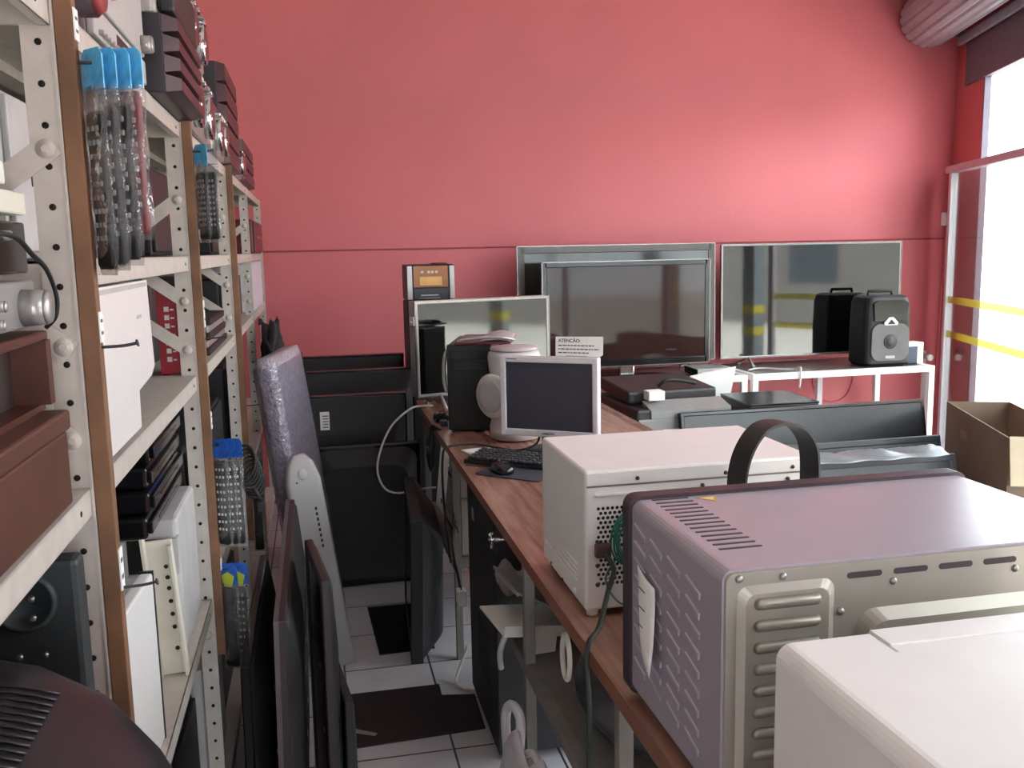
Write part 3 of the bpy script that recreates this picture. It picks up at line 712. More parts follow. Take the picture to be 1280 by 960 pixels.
# tall dark cabinet behind it, carrying the little stereo
t = thing('tall_speaker_cabinet', 'tall black speaker cabinet on the floor carrying the gold-fronted stereo', 'speaker cabinet', (.62, 5.15, 0))
mb = MB(); mb.b2((-.13, -.14, .02), (.13, .14, 1.372), .008); mb.b2((-.1, -.11, 0), (.1, .11, .02)); mb.build('cabinet', blackm, t)
mb = MB(); mb.b2((-.115, -.15, .06), (.115, -.14, 1.34), .004); mb.build('front_grille', M('speaker_cloth', '#19181a', .9, bump=.4, bscale=400), t)
t = thing('mini_stereo', 'small black stereo with a gold-brown display panel on top of the tall cabinet', 'stereo', (.617, 5.13, 1.372))
mb = MB(); mb.b2((-.128, -.13, .004), (.128, .14, .196), .008)
for x in (-.1, .1): mb.b2((x-.015, -.1, 0), (x+.015, .1, .004))
mb.build('housing', black, t)
for x in (-.128, .1):
    mb = MB(); mb.b2((x, -.137, .01), (x+.028, -.13, .19), .003); mb.build('side_trim', silver, t)
mb = MB(); mb.b2((-.095, -.136, .075), (.092, -.13, .19), .002); fp = mb.build('gold_panel', M('gold_brown_panel', '#8a5a33', .3, .3), t)
mb = MB(); mb.b2((-.06, -.138, .085), (.06, -.136, .132)); mb.build('display', M('amber_display', '#d9a55a', .3), fp)
mb = MB()
for x in (-.045, -.01, .01, .032): mb.b2((x-.008, -.1385, .15), (x+.006, -.136, .163))
mb.build('key_row', cream, fp)
mb = MB(); mb.b2((-.095, -.138, .01), (.092, -.13, .07), .002); mb.m(1); mb.b2((-.055, -.1395, .03), (.04, -.138, .036)); mb.m(2); mb.b2((-.065, -.1395, .016), (.05, -.138, .02)); mb.build('slot_panel', [M('navy_plastic', '#23222e', .3), ltgrey, midgrey], t)
mb = MB(); mb.cyl((.06, -.02, .196), (.06, -.02, .204), .05, .045); mb.build('top_dial', maroon, t)
# ------------------------------------------------------------------ speaker, small box, player on the stands
t = thing('portable_speaker', 'black trolley speaker with a white crest on the right-hand white stand', 'speaker', (3.81, 5.72, .80), (0, 0, -.06))
mb = MB()
def spk(z, k, d=0): return [(x, y+.02+d, z) for x, y in rrect(.34*k, .26*k, .05, 5)]
mb.loft([spk(0, .9), spk(.02, 1), spk(.25, 1.0), spk(.42, .97), spk(.465, .9), spk(.48, .75)], smooth=False); mb.build('cabinet', black, t)
mb = MB(); mb.prism(rrect(.27, .25, .06, 6, 0, .165), 'y', -.128, -.105); mb.build('grille', M('speaker_mesh', '#737072', .7, bump=.5, bscale=600), t)
mb = MB(); mb.lathe([(.0, -.131), (.045, -.131), (.05, -.128)], (0, 0, .17), 'y'); mb.lathe([(.0, -.133), (.03, -.133), (.032, -.13)], (0, 0, .17), 'y'); mb.build('cone_ring', M('dark_ring', '#2e2d31', .5), t)
mb = MB(); mb.prism([(-.115, .31), (.115, .31), (.125, .43), (.09, .45), (-.09, .45), (-.125, .43)], 'y', -.124, -.1); mb.build('horn_panel', blackg, t)
mb = MB(); mb.prism([(-.045, .282), (.045, .282), (.05, .30), (.015, .335), (-.015, .335), (-.05, .30)], 'y', -.1315, -.127); mb.m(1); mb.prism([(-.03, .288), (.03, .288), (.0, .322)], 'y', -.1325, -.131); mb.build('crest', [whitep, inkdk], t)
mb = MB(); mb.b2((-.035, -.131, .055), (.035, -.127, .075), .003); mb.build('name_plate', ltgrey, t)
mb = MB(); mb.tube([(-.09, .03, .47), (-.085, .03, .505), (.085, .03, .505), (.09, .03, .47)], .011, sub=1); mb.build('top_handle', blackm, t)
t = thing('blue_white_carton', 'small dark blue and white carton behind the black speaker at the stand end', 'carton', (4.05, 5.72, .80), (0, 0, .05))
mb = MB(); mb.b2((-.06, -.05, 0), (.06, .05, .145), .002); mb.build('box_body', M('navy_card', '#3b4660', .5), t)
mb = MB(); mb.b2((.015, -.0515, .0), (.0615, .0515, .1455)); mb.b2((-.061, -.051, .12), (.061, .051, .1465)); mb.build('white_side', paper, t)
t = thing('disc_player', 'small silver-edged disc player on the middle white stand, right of the centre television', 'disc player', (2.50, 5.60, .80))
mb = MB(); mb.b2((-.11, -.05, .006), (.11, .17, .05), .004)
for x in (-.09, .09): mb.b2((x-.01, -.03, 0), (x+.01, .14, .006))
mb.build('housing', black, t)
mb = MB(); mb.b2((-.11, -.054, .008), (.11, -.05, .05), .002); mb.m(1); mb.b2((-.085, -.056, .014), (.085, -.054, .034)); mb.m(0); mb.b2((-.112, -.055, .046), (.112, .172, .052), .002); mb.build('front_panel', [silver, ltgrey], t)
t = thing('antenna_cable', 'pale cable lying on the right stand and hanging over its front rail', 'cable', (2.95, 5.6, .80))
mb = MB(); mb.tube([(-.13, .1, .008), (-.02, .16, .008), (.1, .06, .008), (.16, .02, .012), (.165, -.04, .03), (.16, -.066, .02), (.155, -.07, -.06), (.15, -.07, -.1)], .006, seg=8); mb.build('cord', cord_w, t)
t = thing('wall_cable', 'thin red-painted cable hanging in a loop on the wall under the right stand', 'cable', (3.83, YB-.02, .5))
mb = MB(); mb.tube([(-.17, 0, .22), (-.17, 0, .1), (-.13, 0, .0), (-.02, 0, -.06), (.1, 0, -.03), (.16, 0, .08), (.17, 0, .22)], .005, seg=6); mb.build('cord', redw, t)
# ------------------------------------------------------------------ second, lower bench behind the wooden table
t = thing('low_bench', 'low dark bench under the printer behind the wooden table', 'bench', (2.1, 4.59, 0))
mb = MB(); mb.b2((-.68, -.46, .68), (.56, .46, .72), .004); mb.build('top', blackm, t)
for sx in (-1, 1):
    for sy in (-1, 1):
        mb = MB(); mb.b2((sx*.6-.06-.02, sy*.42-.02, 0), (sx*.6-.06+.02, sy*.42+.02, .68)); mb.build('leg', dkgrey, t)
t = thing('inkjet_printer', 'black and grey printer with raised lid on the low bench behind the monitor', 'printer', (1.70, 4.40, .72), (0, 0, .04)); t.scale = (1.18, 1.18, 1.3)
mb = MB(); mb.b2((-.21, -.24, 0), (.21, .26, .12), .01); mb.build('body', M('brown_black_plastic', '#2b2627', .45), t)
mb = MB(); mb.b2((-.205, -.25, .005), (.205, -.24, .085), .004); fp = mb.build('grey_front', M('printer_grey', '#8c8c8a', .35), t)
mb = MB(); mb.b2((-.0, -.253, .03), (.1, -.25, .065)); mb.b2((-.1, -.253, .015), (-.03, -.25, .045)); mb.b2((-.175, -.253, .008), (-.11, -.25, .03)); mb.build('white_sticker', paper, fp)
mb = MB(); mb.prism([(-.25, .086), (-.25, .115), (-.15, .14), (-.15, .12)], 'x', -.15, .2); mb.build('sloped_lid', M('printer_grey', '#8c8c8a', .35), t)
mb = MB(); mb.box((0, .06, .155), (.40, .36, .05), .01, rot=(.05, 0, 0)); mb.build('scanner_lid', M('brown_black_plastic', '#2b2627', .45), t)
mb = MB(); mb.b2((-.14, -.2, .145), (-.07, -.14, .18), .003); mb.build('white_connector', paper, t)
mb = MB(); mb.tube([(-.05, -.08, .18), (-.02, -.1, .205), (.05, -.09, .2), (.12, -.08, .185)], .008, seg=6); mb.build('loose_cable', rubber, t)
t = thing('white_board', 'white sheet standing behind the printer under the middle stand', 'panel', (2.20, 4.93, .72), (.12, 0, .1))
mb = MB(); mb.prism([(-.16, 0), (.12, 0), (.15, .23), (-.14, .19)], 'y', -.005, .005); mb.build('sheet', paper, t)
t = thing('dark_case', 'flat dark brown case on the low bench under the right stand', 'case', (2.42, 4.66, .72), (0, 0, -.03))
mb = MB(); mb.b2((-.19, -.2, 0), (.2, .2, .075), .004); mb.build('body', M('brown_black_plastic', '#2b2627', .45), t)
mb = MB(); mb.b2((-.192, -.203, .075), (.202, .202, .085), .003); mb.build('lid', blackg, t)
# three sets leaning against the low bench
GL = 'black televisions leaning on the low bench'
streak = M('dark_slate_plastic', '#2b2d31', .3)
television('rearmost black television leaning on the low bench, the longest of the three', 1.30, .88, (2.315, 3.89, 0), (-.2, 0, 0), hump=.03, scr=streak, bez=blackg, back=blackm, bw=.02, bwb=.06, group=GL)
television('middle grey-edged television leaning in front of the longest black one', 1.0, .785, (2.26, 3.50, 0), (-.2, 0, 0), scr=M('slate_screen', '#3a3d41', .35), bez=streak, bw=.03, group=GL)
television('front low dark television leaning beside the cardboard box, silver bag on it', .92, .755, (2.2, 3.27, 0), (-.2, 0, 0), scr=M('slate_screen', '#3a3d41', .35), bez=dkgrey, bw=.03, group=GL)
t = thing('silver_plastic_bag', 'crumpled silvery plastic bag on top of the leaning televisions', 'plastic bag', (2.2, 3.33, .775), (0, 0, .0))
R_ = random.Random(3)
mb = MB(); ofs = {}
def bagf(u, v):
    x = (u-.5)*.62; y = (v-.5)*.16
    return Vector((x, y+.01*math.sin(20*u), .004+.022*abs(math.sin(8*u+2*v))*(1-abs(2*v-1))+.014*math.sin(17*u+9*v)*(1-abs(2*v-1))))
mb.sheet(bagf, 26, 10, .002); mb.build('film', M('silver_film', '#84888b', .3, .2), t)
# cardboard box at the shop front
card = M('brown_cardboard', '#8d7866', .8, var=.08, scale=8)
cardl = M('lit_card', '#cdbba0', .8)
t = thing('cardboard_box', 'tall open brown cardboard box standing by the glazed shop front', 'box', (3.02, 3.54, 0), (0, 0, math.atan2(.84, .345)))
L2, W2, H2, k = .455, .145, .85, .006
mb = MB(); mb.b2((-L2, W2-k, 0), (L2, W2, H2)); mb.b2((-L2, -W2, 0), (L2, -W2+k, H2)); mb.b2((-L2, -W2+k, 0), (-L2+k, W2-k, H2)); mb.b2((L2-k, -W2+k, 0), (L2, W2-k, H2)); mb.b2((-L2+k, -W2+k, 0), (L2-k, W2-k, k)); mb.build('carton', card, t)
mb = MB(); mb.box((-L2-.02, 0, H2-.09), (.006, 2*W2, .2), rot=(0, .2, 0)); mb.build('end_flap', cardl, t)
mb = MB(); mb.b2((-.1, W2, .45), (.12, W2+.001, .47)); mb.b2((-.35, W2, .55), (-.22, W2+.001, .60)); mb.b2((.1, W2, .72), (.2, W2+.001, .76)); mb.build('faded_print', M('pale_print', '#a08d7d', .8), t)
# ================================================================== long wooden table
def plank_mat():
    m = bpy.data.materials.new('laminate_planks'); m.use_nodes = True
    nt = m.node_tree; N = nt.nodes; L = nt.links; b = N['Principled BSDF']
    tc = N.new('ShaderNodeTexCoord'); sp = N.new('ShaderNodeSeparateXYZ'); L.new(tc.outputs['Object'], sp.inputs[0])
    a = N.new('ShaderNodeMath'); a.operation = 'DIVIDE'; a.inputs[1].default_value = .095; L.new(sp.outputs['X'], a.inputs[0])
    f = N.new('ShaderNodeMath'); f.operation = 'FLOOR'; L.new(a.outputs[0], f.inputs[0])
    wn = N.new('ShaderNodeTexWhiteNoise'); wn.noise_dimensions = '1D'; L.new(f.outputs[0], wn.inputs['W'])
    mp = N.new('ShaderNodeMapping'); mp.inputs['Scale'].default_value = (26, 2.2, 10); L.new(tc.outputs['Object'], mp.inputs[0])
    nz = N.new('ShaderNodeTexNoise'); nz.inputs['Scale'].default_value = 2; nz.inputs['Detail'].default_value = 6; L.new(mp.outputs[0], nz.inputs['Vector'])
    ad = N.new('ShaderNodeMath'); ad.operation = 'MULTIPLY_ADD'; ad.inputs[1].default_value = .45; L.new(wn.outputs[0], ad.inputs[0]); L.new(nz.outputs['Fac'], ad.inputs[2])
    rp = N.new('ShaderNodeValToRGB'); rp.color_ramp.elements[0].position = .35; rp.color_ramp.elements[1].position = .95
    rp.color_ramp.elements[0].color = lin('#7a4d42'); rp.color_ramp.elements[1].color = lin('#ad8472')
    L.new(ad.outputs[0], rp.inputs[0]); L.new(rp.outputs[0], b.inputs['Base Color']); b.inputs['Roughness'].default_value = .22
    return m
laminate = plank_mat()
edgew = M('table_edge_band', '#8a5a46', .4)
under = M('grey_under_board', '#7b7772', .6, var=.12)
TX0, TX1, TY0, TY1, TZ = .475, 1.33, .15, 4.62, .90
t = thing('wooden_table', 'long wooden table with laminate top carrying the ovens and the computer', 'table', ((TX0+TX1)/2, (TY0+TY1)/2, 0))
ox, oy = (TX0+TX1)/2, (TY0+TY1)/2
def tmb(): return MB().at((-ox, -oy, 0))
tmb_ = tmb(); tmb_.b2((TX0, TY0, TZ-.03), (TX1, TY1, TZ)); tmb_.build('tabletop', laminate, t)
mb = tmb(); mb.b2((TX0-.003, TY0, TZ-.031), (TX0, TY1, TZ+.0005)); mb.b2((TX1, TY0, TZ-.031), (TX1+.003, TY1, TZ+.0005)); mb.build('edge_band', edgew, t)
for y in (.45, 1.5, 2.27, 3.55, 4.5):
    for x in (TX0+.035, TX1-.035):
        mb = tmb(); mb.b2((x-.014, y-.014, 0), (x+.014, y+.014, TZ-.03), .002); mb.build('leg', under, t)
for (z, ya, yb) in ((.56, .45, 2.68), (.16, .45, 1.45), (.40, 3.55, 4.5)):
    mb = tmb(); mb.b2((TX0+.05, ya, z-.018), (TX1-.05, yb, z)); mb.build('under_shelf', under, t)
    mb = tmb(); mb.b2((TX0+.022, ya, z-.03), (TX0+.048, yb, z+.004)); mb.build('shelf_rail', under, t)
# ------------------------------------------------------------------ 1: big grey oven, back towards the camera
ovg = M('lilac_grey_enamel', '#a79ea9', .24, .0, var=.02, spec=.9, ior=1.6)
ovb = M('pale_galvanised_steel', '#aaa69c', .38, .45, var=.05)
t = thing('electric_oven', 'large grey electric oven seen from behind on the near part of the table', 'oven', (.786, 1.215, TZ))
W, D, Hh = .303, .182, .342
mb = MB(); mb.prism(rrect(2*W, .325, .016, 5, 0, .18), 'y', -D+.006, D-.02)
for c, y in enumerate((.125, .055, -.015, -.085)):
    for i in range(9):
        z = .30-.028*i-.004*c
        mb.box((-W-.0006, y, z), (.0042, .05, .0115), .002, 2, rot=(.22, 0, 0))
o1 = mb.build('casing', ovg, t)
mb = MB(); mb.prism(rrect(2*W+.012, .337, .02, 5, 0, .18), 'y', D-.02, D+.01); mb.build('front_frame', M('dark_violet_trim', '#3c2f36', .4), t)
mb = MB(); mb.b2((-W+.02, D+.01, .03), (W-.13, D+.016, .33), .003); mb.build('glass_door', blackg, t)
mb = MB(); mb.tube([(-W+.05, D+.016, .32), (-W+.05, D+.045, .32), (W-.16, D+.045, .32), (W-.16, D+.016, .32)], .008, sub=1); mb.build('door_handle', chrome, t)
for z in (.1, .19, .28):
    mb = MB(); mb.cyl((W-.065, D+.01, z), (W-.065, D+.035, z), .022, .02); mb.build('knob', black, t)
for sx in (-1, 1):
    for y in (-D+.04, D-.05):
        mb = MB(); mb.cyl((sx*(W-.04), y, 0), (sx*(W-.04), y, .02), .014, .017, seg=14); mb.build('foot', rubber, t)
# back sheet
mb = MB(); mb.prism(rrect(2*W-.006, .318, .012, 4, 0, .18), 'y', -D, -D+.008)
mb.loft([[(x, -D, z) for x, z in rrect(.135, .30, .016, 4, -W+.085, .172)], [(x, -D-.006, z) for x, z in rrect(.115, .28, .014, 4, -W+.085, .172)]], smooth=False)
mb.loft([[(x, -D, z) for x, z in rrect(.42, .24, .03, 5, .09, .155)], [(x, -D-.01, z) for x, z in rrect(.39, .21, .028, 5, .09, .155)]], smooth=False)
bk = mb.build('back_sheet', ovb, t)
mb = MB()
for i in range(9):
    z = .298-.029*i
    mb.loft([[(x, -D-.0055, z+q) for x, q in rrect(.094, .017, .008, 4, -W+.085, 0)], [(x, -D-.012, z+q-.001) for x, q in rrect(.084, .006, .003, 4, -W+.085, .003)]], smooth=True)
mb.build('pressed_louvre', ovb, bk)
mb = MB()
for i in range(6):
    x = -W+.195+.067*i; mb.prism(rrect(.05, .008, .004, 4, x, .322), 'y', -D-.0008, -D+.002)
mb.build('slot_hole', M('slot_dark', '#3a3336', .7), bk)
for x, z in ((-W+.237, .309), (-W+.42, .309), (-W+.162, .275), (-W+.162, .235), (-W+.08, .330), (-W+.02, .332)):
    mb = MB(); mb.ball((x, -D-.0005, z), (.0055, .004, .0055), 10); mb.build('screw', steel, bk)
# top slots
mb = MB()
for i in range(14):
    y = .155-.0195*i; mb.box((-W+.062, y, Hh+.0006), (.062, .0055, .0016), .0005, 1, rot=(0, 0, .0))
mb.build('top_slot', M('slot_dark', '#3a3336', .7), o1)
mb = MB(); mb.prism([(-W+.105, .148), (-W+.14, .153), (-W+.126, .122)], 'z', Hh+.0004, Hh+.001); mb.m(1); mb.prism([(-W+.112, .145), (-W+.133, .148), (-W+.125, .129)], 'z', Hh+.0009, Hh+.0013); mb.build('warning_triangle', [M('warn_yellow', '#d9a23a', .5), M('warn_pale', '#e8d9a0', .5)], o1)
# side louvres
mb = MB()
mb.sheet(lambda u, v: Vector((-W-.0075-.012*(v*v)*(u)-.003*math.sin(3*u), .115-.075*u-.01*v, .252-.115*v-.02*u*v-.012*u)), 6, 8, .0006); mb.m(1)
for i in range(3): mb.b2((-W-.0125, .07, .222-.03*i), (-W-.012, .1, .224-.03*i))
mb.build('paper_tag', [paper, ink], t, 'curled white paper tag')
# ------------------------------------------------------------------ 2: white microwave, back towards the camera
GM = 'white microwaves on the table'
t = thing('microwave_oven', 'white microwave with vent holes and power cord, behind the big grey oven', 'microwave', (.757, 1.906, TZ), (0, 0, .0), GM)
W, D = .25, .178; z0, z1 = .015, .306
mb = MB(); mb.b2((-W, -D, z0), (W, D, z1), .006, 2); mb.b2((-W+.004, -D-.002, z1-.03), (W-.004, -D, z1-.004), .0015); bd = mb.build('casing', whitee, t)
mb = MB(); mb.b2((-W+.004, -D-.001, z1-.034), (W-.004, -D+.001, z1-.0305)); mb.build('seam', M('seam_brown', '#8a7f75', .7), bd)
mb = MB(); mb.b2((-W+.02, -D-.006, z1-.052), (-W+.13, -D, z1-.046), .0015); mb.build('pressed_lip', whitee, bd)
for x, z in ((-.14, z1-.02), (.05, z1-.022), (.2, z1-.02), (-.0, z1-.045), (.19, z1-.045), (-.17, z1-.085), (-.225, .16), (-.225, .07), (-.225, .11)):
    mb = MB(); mb.cyl((x, -D-.0035, z), (x, -D+.001, z), .0042, seg=10); mb.build('screw', M('dark_screw', '#4a423c', .5, .5), bd)
mb = MB()
for r in range(17):
    for c in range(6):
        x = -W+.028+.0098*c+(.0049 if r % 2 else 0); z = .228-.0098*r
        if .128 < z < .158 and c < 4: continue
        mb.cyl((x, -D-.0006, z), (x, -D+.001, z), .0037, seg=6, smooth=False)
mb.build('vent_hole', holeb, bd)
mb = MB()
for i in range(4): mb.tube([(-W-.0005, .12, .03+.012*i+.03), (-W-.0005, -.12, .03+.012*i+.03)], .0012, seg=6, sub=1)
mb.build('embossed_line', whitee, bd)
mb = MB()
for y, z in ((.14, .06), (-.10, .03)): mb.ball((-W, y, z), (.004, .008, .008), 10)
mb.m(1)
for y, z in ((.10, .025), (.0, .02)): mb.ball((-W, y, z), (.002, .004, .004), 8)
mb.build('side_button', [whitep, holeb], bd)
for sx in (-1, 1):
    for sy in (-1, 1):
        mb = MB(); mb.cyl((sx*(W-.02), sy*(D-.02), 0), (sx*(W-.02), sy*(D-.02), z0), .012, .014, seg=14); mb.build('foot', whitep, t)
mb = MB(); mb.b2((-W+.01, D, z0+.01), (W-.1, D+.012, z1-.01), .003); mb.build('door', whitep, t)
mb = MB(); mb.b2((-W+.05, D+.012, z0+.04), (W-.14, D+.014, z1-.04), .003); mb.build('door_window', blackg, t)
mb = MB(); mb.b2((W-.09, D, z0+.01), (W-.005, D+.01, z1-.01), .003); mb.build('control_panel', ltgrey, t)
mb = MB(); mb.b2((-W+.018, -D-.018, .13), (-W+.05, -D, .158), .004); mb.build('cord_clamp', M('brown_plastic', '#4a3732', .5), t)
mb = MB()
for k in range(5):
    a = k*1.1
    mb.tube([(-W+.085+.035*math.cos(2*PI*i/12+a)*(1-.1*k), -D-.012-.004*k+.006*math.sin(2*PI*i/6+a), .165+.055*math.sin(2*PI*i/12+a)*(1-.08*k)) for i in range(13)], .0022, seg=6, sub=3)
mb.tube([(-W+.06, -D-.008, .12), (-W+.04, -D-.008, .08), (-W+.07, -D-.01, .03), (-W+.13, -D-.012, .012)], .002, seg=6)
mb.build('green_wire_coil', cord_g, t)
mb = MB(); mb.tube([(-W+.036, -D-.012, .14), (-W+.05, -D-.03, .11), (-W+.035, -D-.04, .07), (-W+.0, -D-.09, .02), (-W-.035, -D-.14, .014), (-W-.048, -D-.165, -.02), (-W-.045, -D-.17, -.1), (-W-.045, -D-.18, -.3), (-W-.03, -D-.26, -.5), (-W-.03, -D-.36, -.75)], .0055, seg=8); mb.build('power_cord', M('dark_green_cord', '#23302a', .5), t)
# ------------------------------------------------------------------ 3: nearest white microwave
t = thing('microwave_oven', 'smooth white microwave nearest the camera, cut by the bottom right corner', 'microwave', (.745, .66, TZ), (0, 0, 0), GM)
W, D = .255, .25; z1 = .300
mb = MB(); mb.prism(rrect(2*W, .285, .018, 5, 0, .1575), 'y', -D, D); bd = mb.build('casing', whitee, t)
mb = MB(); mb.b2((-W+.12, D-.035, z1-.0005), (W-.03, D+.006, z1+.002), .001); mb.build('rear_flap', whitee, t)
mb = MB(); mb.b2((-W+.117, D-.05, z1-.0004), (-W+.12, D+.004, z1+.0006)); mb.b2((-W+.02, D-.0005, .02), (W-.02, D+.003, z1-.02)); mb.build('seam', ltgrey, t)
mb = MB(); mb.b2((-W-.0008, .13, .12), (-W, .17, .17)); mb.m(1)
for i in range(3): mb.b2((-W-.0011, .136, .13+.012*i), (-W-.0008, .164, .133+.012*i))
mb.build('rating_sticker', [paper, ink], t)
mb = MB(); mb.b2((-W+.01, -D-.012, .02), (W-.01, -D, z1-.01), .003); mb.build('door', whitep, t)
for sx in (-1, 1):
    for sy in (-1, 1):
        mb = MB(); mb.cyl((sx*(W-.03), sy*(D-.03), 0), (sx*(W-.03), sy*(D-.03), .016), .014, seg=14); mb.build('foot', rubber, t)
# ------------------------------------------------------------------ black bag with a strap handle between the ovens
t = thing('black_bag', 'black bag with an upright arched strap handle between the white microwave and grey oven', 'bag', (.83, 1.565, TZ), (0, 0, .25))
mb = MB(); mb.loft([[(x, y, z) for x, y in rrect(.26*k, .08*k, .03)] for z, k in ((0, .95), (.02, 1), (.2, 1), (.25, .9), (.27, .7))], smooth=True); mb.build('body', blackm, t)
def strap(pts, wd, th):
    mb = MB(); P = [Vector(p) for p in pts]; Q = []
    for i in range(len(P)-1):
        a, b_, c, d = P[max(i-1, 0)], P[i], P[i+1], P[min(i+2, len(P)-1)]
        for q in range(6):
            x = q/6; Q.append(.5*((2*b_)+(c-a)*x+(2*a-5*b_+4*c-d)*x*x+(3*b_-a-3*c+d)*x**3))
    Q.append(P[-1]); rings = []
    for i, p in enumerate(Q):
        a = (Q[min(i+1, len(Q)-1)]-Q[max(i-1, 0)]).normalized(); n = Vector((0, 1, 0)); w_ = a.cross(n).normalized()*th/2; n = n*wd/2
        rings.append([p+w_+n, p+w_-n, p-w_-n, p-w_+n])
    mb.loft(rings, smooth=False); return mb
strap([(-.085, 0, .25), (-.088, 0, .32), (-.07, 0, .375), (-.03, 0, .412), (.03, 0, .412), (.07, 0, .385), (.088, 0, .34), (.09, 0, .25)], .05, .005).build('strap_handle', black, t)
# ------------------------------------------------------------------ computer corner
yaw = -.59
t = thing('computer_monitor', 'silver-framed square computer monitor on the table', 'monitor', (.82, 3.235, TZ), (0, 0, yaw))
w_, h_ = .375, .295
mb = MB(); z = .062
fr_ = .022
mb.b2((-w_/2, -.02, z), (-w_/2+fr_, .02, z+h_), .004); mb.b2((w_/2-fr_, -.02, z), (w_/2, .02, z+h_), .004); mb.b2((-w_/2+fr_*.6, -.0195, z), (w_/2-fr_*.6, .02, z+.026), .004); mb.b2((-w_/2+fr_*.6, -.0195, z+h_-fr_), (w_/2-fr_*.6, .02, z+h_), .004)
bz = mb.build('bezel', M('silver_white_bezel', '#d2cdd2', .35, .1), t)
mb = MB(); mb.b2((-w_/2+.018, -.012, z+.02), (w_/2-.018, .0, z+h_-.018)); mb.build('screen', lcd, t)
mb = MB(); mb.loft([[(x, .019, q+z+h_/2) for x, q in rrect(w_-.01, h_-.01, .01)], [(x, .045, q+z+h_/2) for x, q in rrect(w_*.7, h_*.7, .03)]], smooth=False); mb.build('rear_cover', ltgrey, t)
text_mesh('brand_lettering', 'SAMSUNG', .0105, inkdk, bz, (0, -.0198, z+.013), (PI/2, 0, 0), bold=True)
mb = MB()
for i in range(5): mb.b2((.1+.013*i, -.0205, z+.009), (.107+.013*i, -.0195, z+.012))
mb.b2((-.16, -.0205, z+h_-.011), (-.12, -.0195, z+h_-.008)); mb.build('button_marks', ink, bz)
mb = MB(); mb.b2((-.035, .0, .012), (.035, .03, .13), .004); mb.build('neck', blackm, t)
mb = MB(); mb.prism(rrect(.2, .13, .05, 6, 0, .03), 'z', 0, .012); mb.build('base', blackm, t)
mb = MB(); mb.tube([(-.05, .03, z+.03), (-.06, .02, .03), (-.12, -.02, .008), (-.22, .0, .008), (-.32, .03, .008), (-.395, -.045, .009), (-.41, -.065, -.04), (-.41, -.065, -.2), (-.40, -.04, -.45)], .0045, seg=8); mb.build('video_cable', rubber, t)
# paper note standing on the monitor
t = thing('paper_notice', 'white paper notice headed ATENÇÃO standing on top of the computer monitor', 'notice', (.92, 3.19, TZ+.062+h_), (-.06, 0, yaw))
mb = MB(); mb.prism([(-.09, 0), (.078, 0), (.088, .008), (.088, .073), (-.09, .07)], 'y', -.0006, .0006); sh = mb.build('sheet', paper, t)
text_mesh('heading_lettering', 'ATENÇÃO:', .017, ink, t, (-.08, -.0012, .056), (PI/2, 0, 0), align='LEFT', bold=True)
mb = MB()
for i, (a, b_) in enumerate(((-.08, .055), (-.08, .075), (-.08, .035))):
    q = a; R = random.Random(i)
    while q < b_: 
        l = R.uniform(.006, .016); mb.b2((q, -.0012, .037-.013*i), (min(q+l, b_), -.0006, .041-.013*i)); q += l+.003
mb.build('small_print', ink, t)
mb = MB(); mb.b2((-.05, -.002, -.0), (.03, .03, .003)); mb.build('tape', ltgrey, t)
# keyboard
t = thing('keyboard', 'black computer keyboard in front of the monitor', 'keyboard', (.705, 3.085, TZ), (0, 0, -.69))
mb = MB(); mb.prism([(-.075, 0), (.075, 0), (.075, .022), (.06, .024), (-.075, .012)], 'x', -.22, .22); mb.build('case', black, t)
for r in range(5):
    mb = MB()
    for c in range(15):
        y = -.055+.0245*r; mb.box((-.2+.0285*c, y, .0175+.0021*r+.004), (.022, .0185, .009), .002, 1)
    mb.build('key_row', dkgrey, t)
t = thing('mouse_pad', 'dark grey mouse pad beneath the mouse on the table edge', 'mouse pad', (.648, 2.985, TZ), (0, 0, -.72))
mb = MB(); mb.prism(rrect(.25, .19, .02, 5), 'z', 0, .003); mb.build('mat', M('slate_pad', '#3a3742', .8, bump=.1), t)
t = thing('computer_mouse', 'black computer mouse on the dark pad', 'mouse', (.588, 2.985, TZ+.003), (0, 0, .25))
mb = MB(); mb.loft([[(x, y, z) for x, y in rrect(.062*k, .105*k, .03*k, 6)] for z, k in ((0, .92), (.006, 1), (.016, .98), (.026, .86), (.033, .62), (.036, .3))]); mb.build('shell', blackg, t)
mb = MB(); mb.cyl((-.004, .028, .034), (.004, .028, .034), .007, seg=12); mb.build('scroll_wheel', dkgrey, t)
mb = MB(); mb.tube([(0, .05, .008), (-.02, .085, .004), (-.045, .115, .004), (-.07, .145, .004)], .0022, seg=6); mb.build('cord', rubber, t)
o = MB().sheet(lambda u, v: Vector(((u-.5)*.15, (v-.5)*.10, .0025+.002*math.sin(3*u+2*v))), 6, 5, .0005).build('paper_sheet', paper); tag(o, 'loose white sheet of paper on the table left of the keyboard', 'paper', loc=(.59, 3.36, TZ), rot=(0, 0, .35))
# black computer tower with folder
t = thing('computer_tower', 'black computer tower with a curved silver grip standing on the table', 'computer', (.665, 3.93, TZ), (0, 0, -.28))
mb = MB(); mb.b2((-.09, -.2, .006), (.09, .2, .36), .004); mb.b2((-.08, -.18, 0), (.08, .18, .006)); mb.build('case', M('tower_black', '#141315', .5), t)
mb = MB(); mb.b2((-.092, -.215, .006), (.092, -.2, .362), .006); fp = mb.build('front_panel', M('tower_black', '#141315', .5), t)
mb = MB(); mb.b2((-.075, -.217, .3), (.075, -.215, .335), .001); mb.b2((-.075, -.217, .255), (.075, -.215, .29), .001); mb.build('drive_bay', blackg, fp)
mb = MB(); mb.tube([(-.098, -.13, .33), (-.108, -.14, .31), (-.112, -.16, .26), (-.108, -.18, .2), (-.096, -.19, .16)], .009, seg=8); mb.b2((-.1, -.14, .31), (-.09, -.11, .34), .003); mb.build('curved_grip', silver, t)
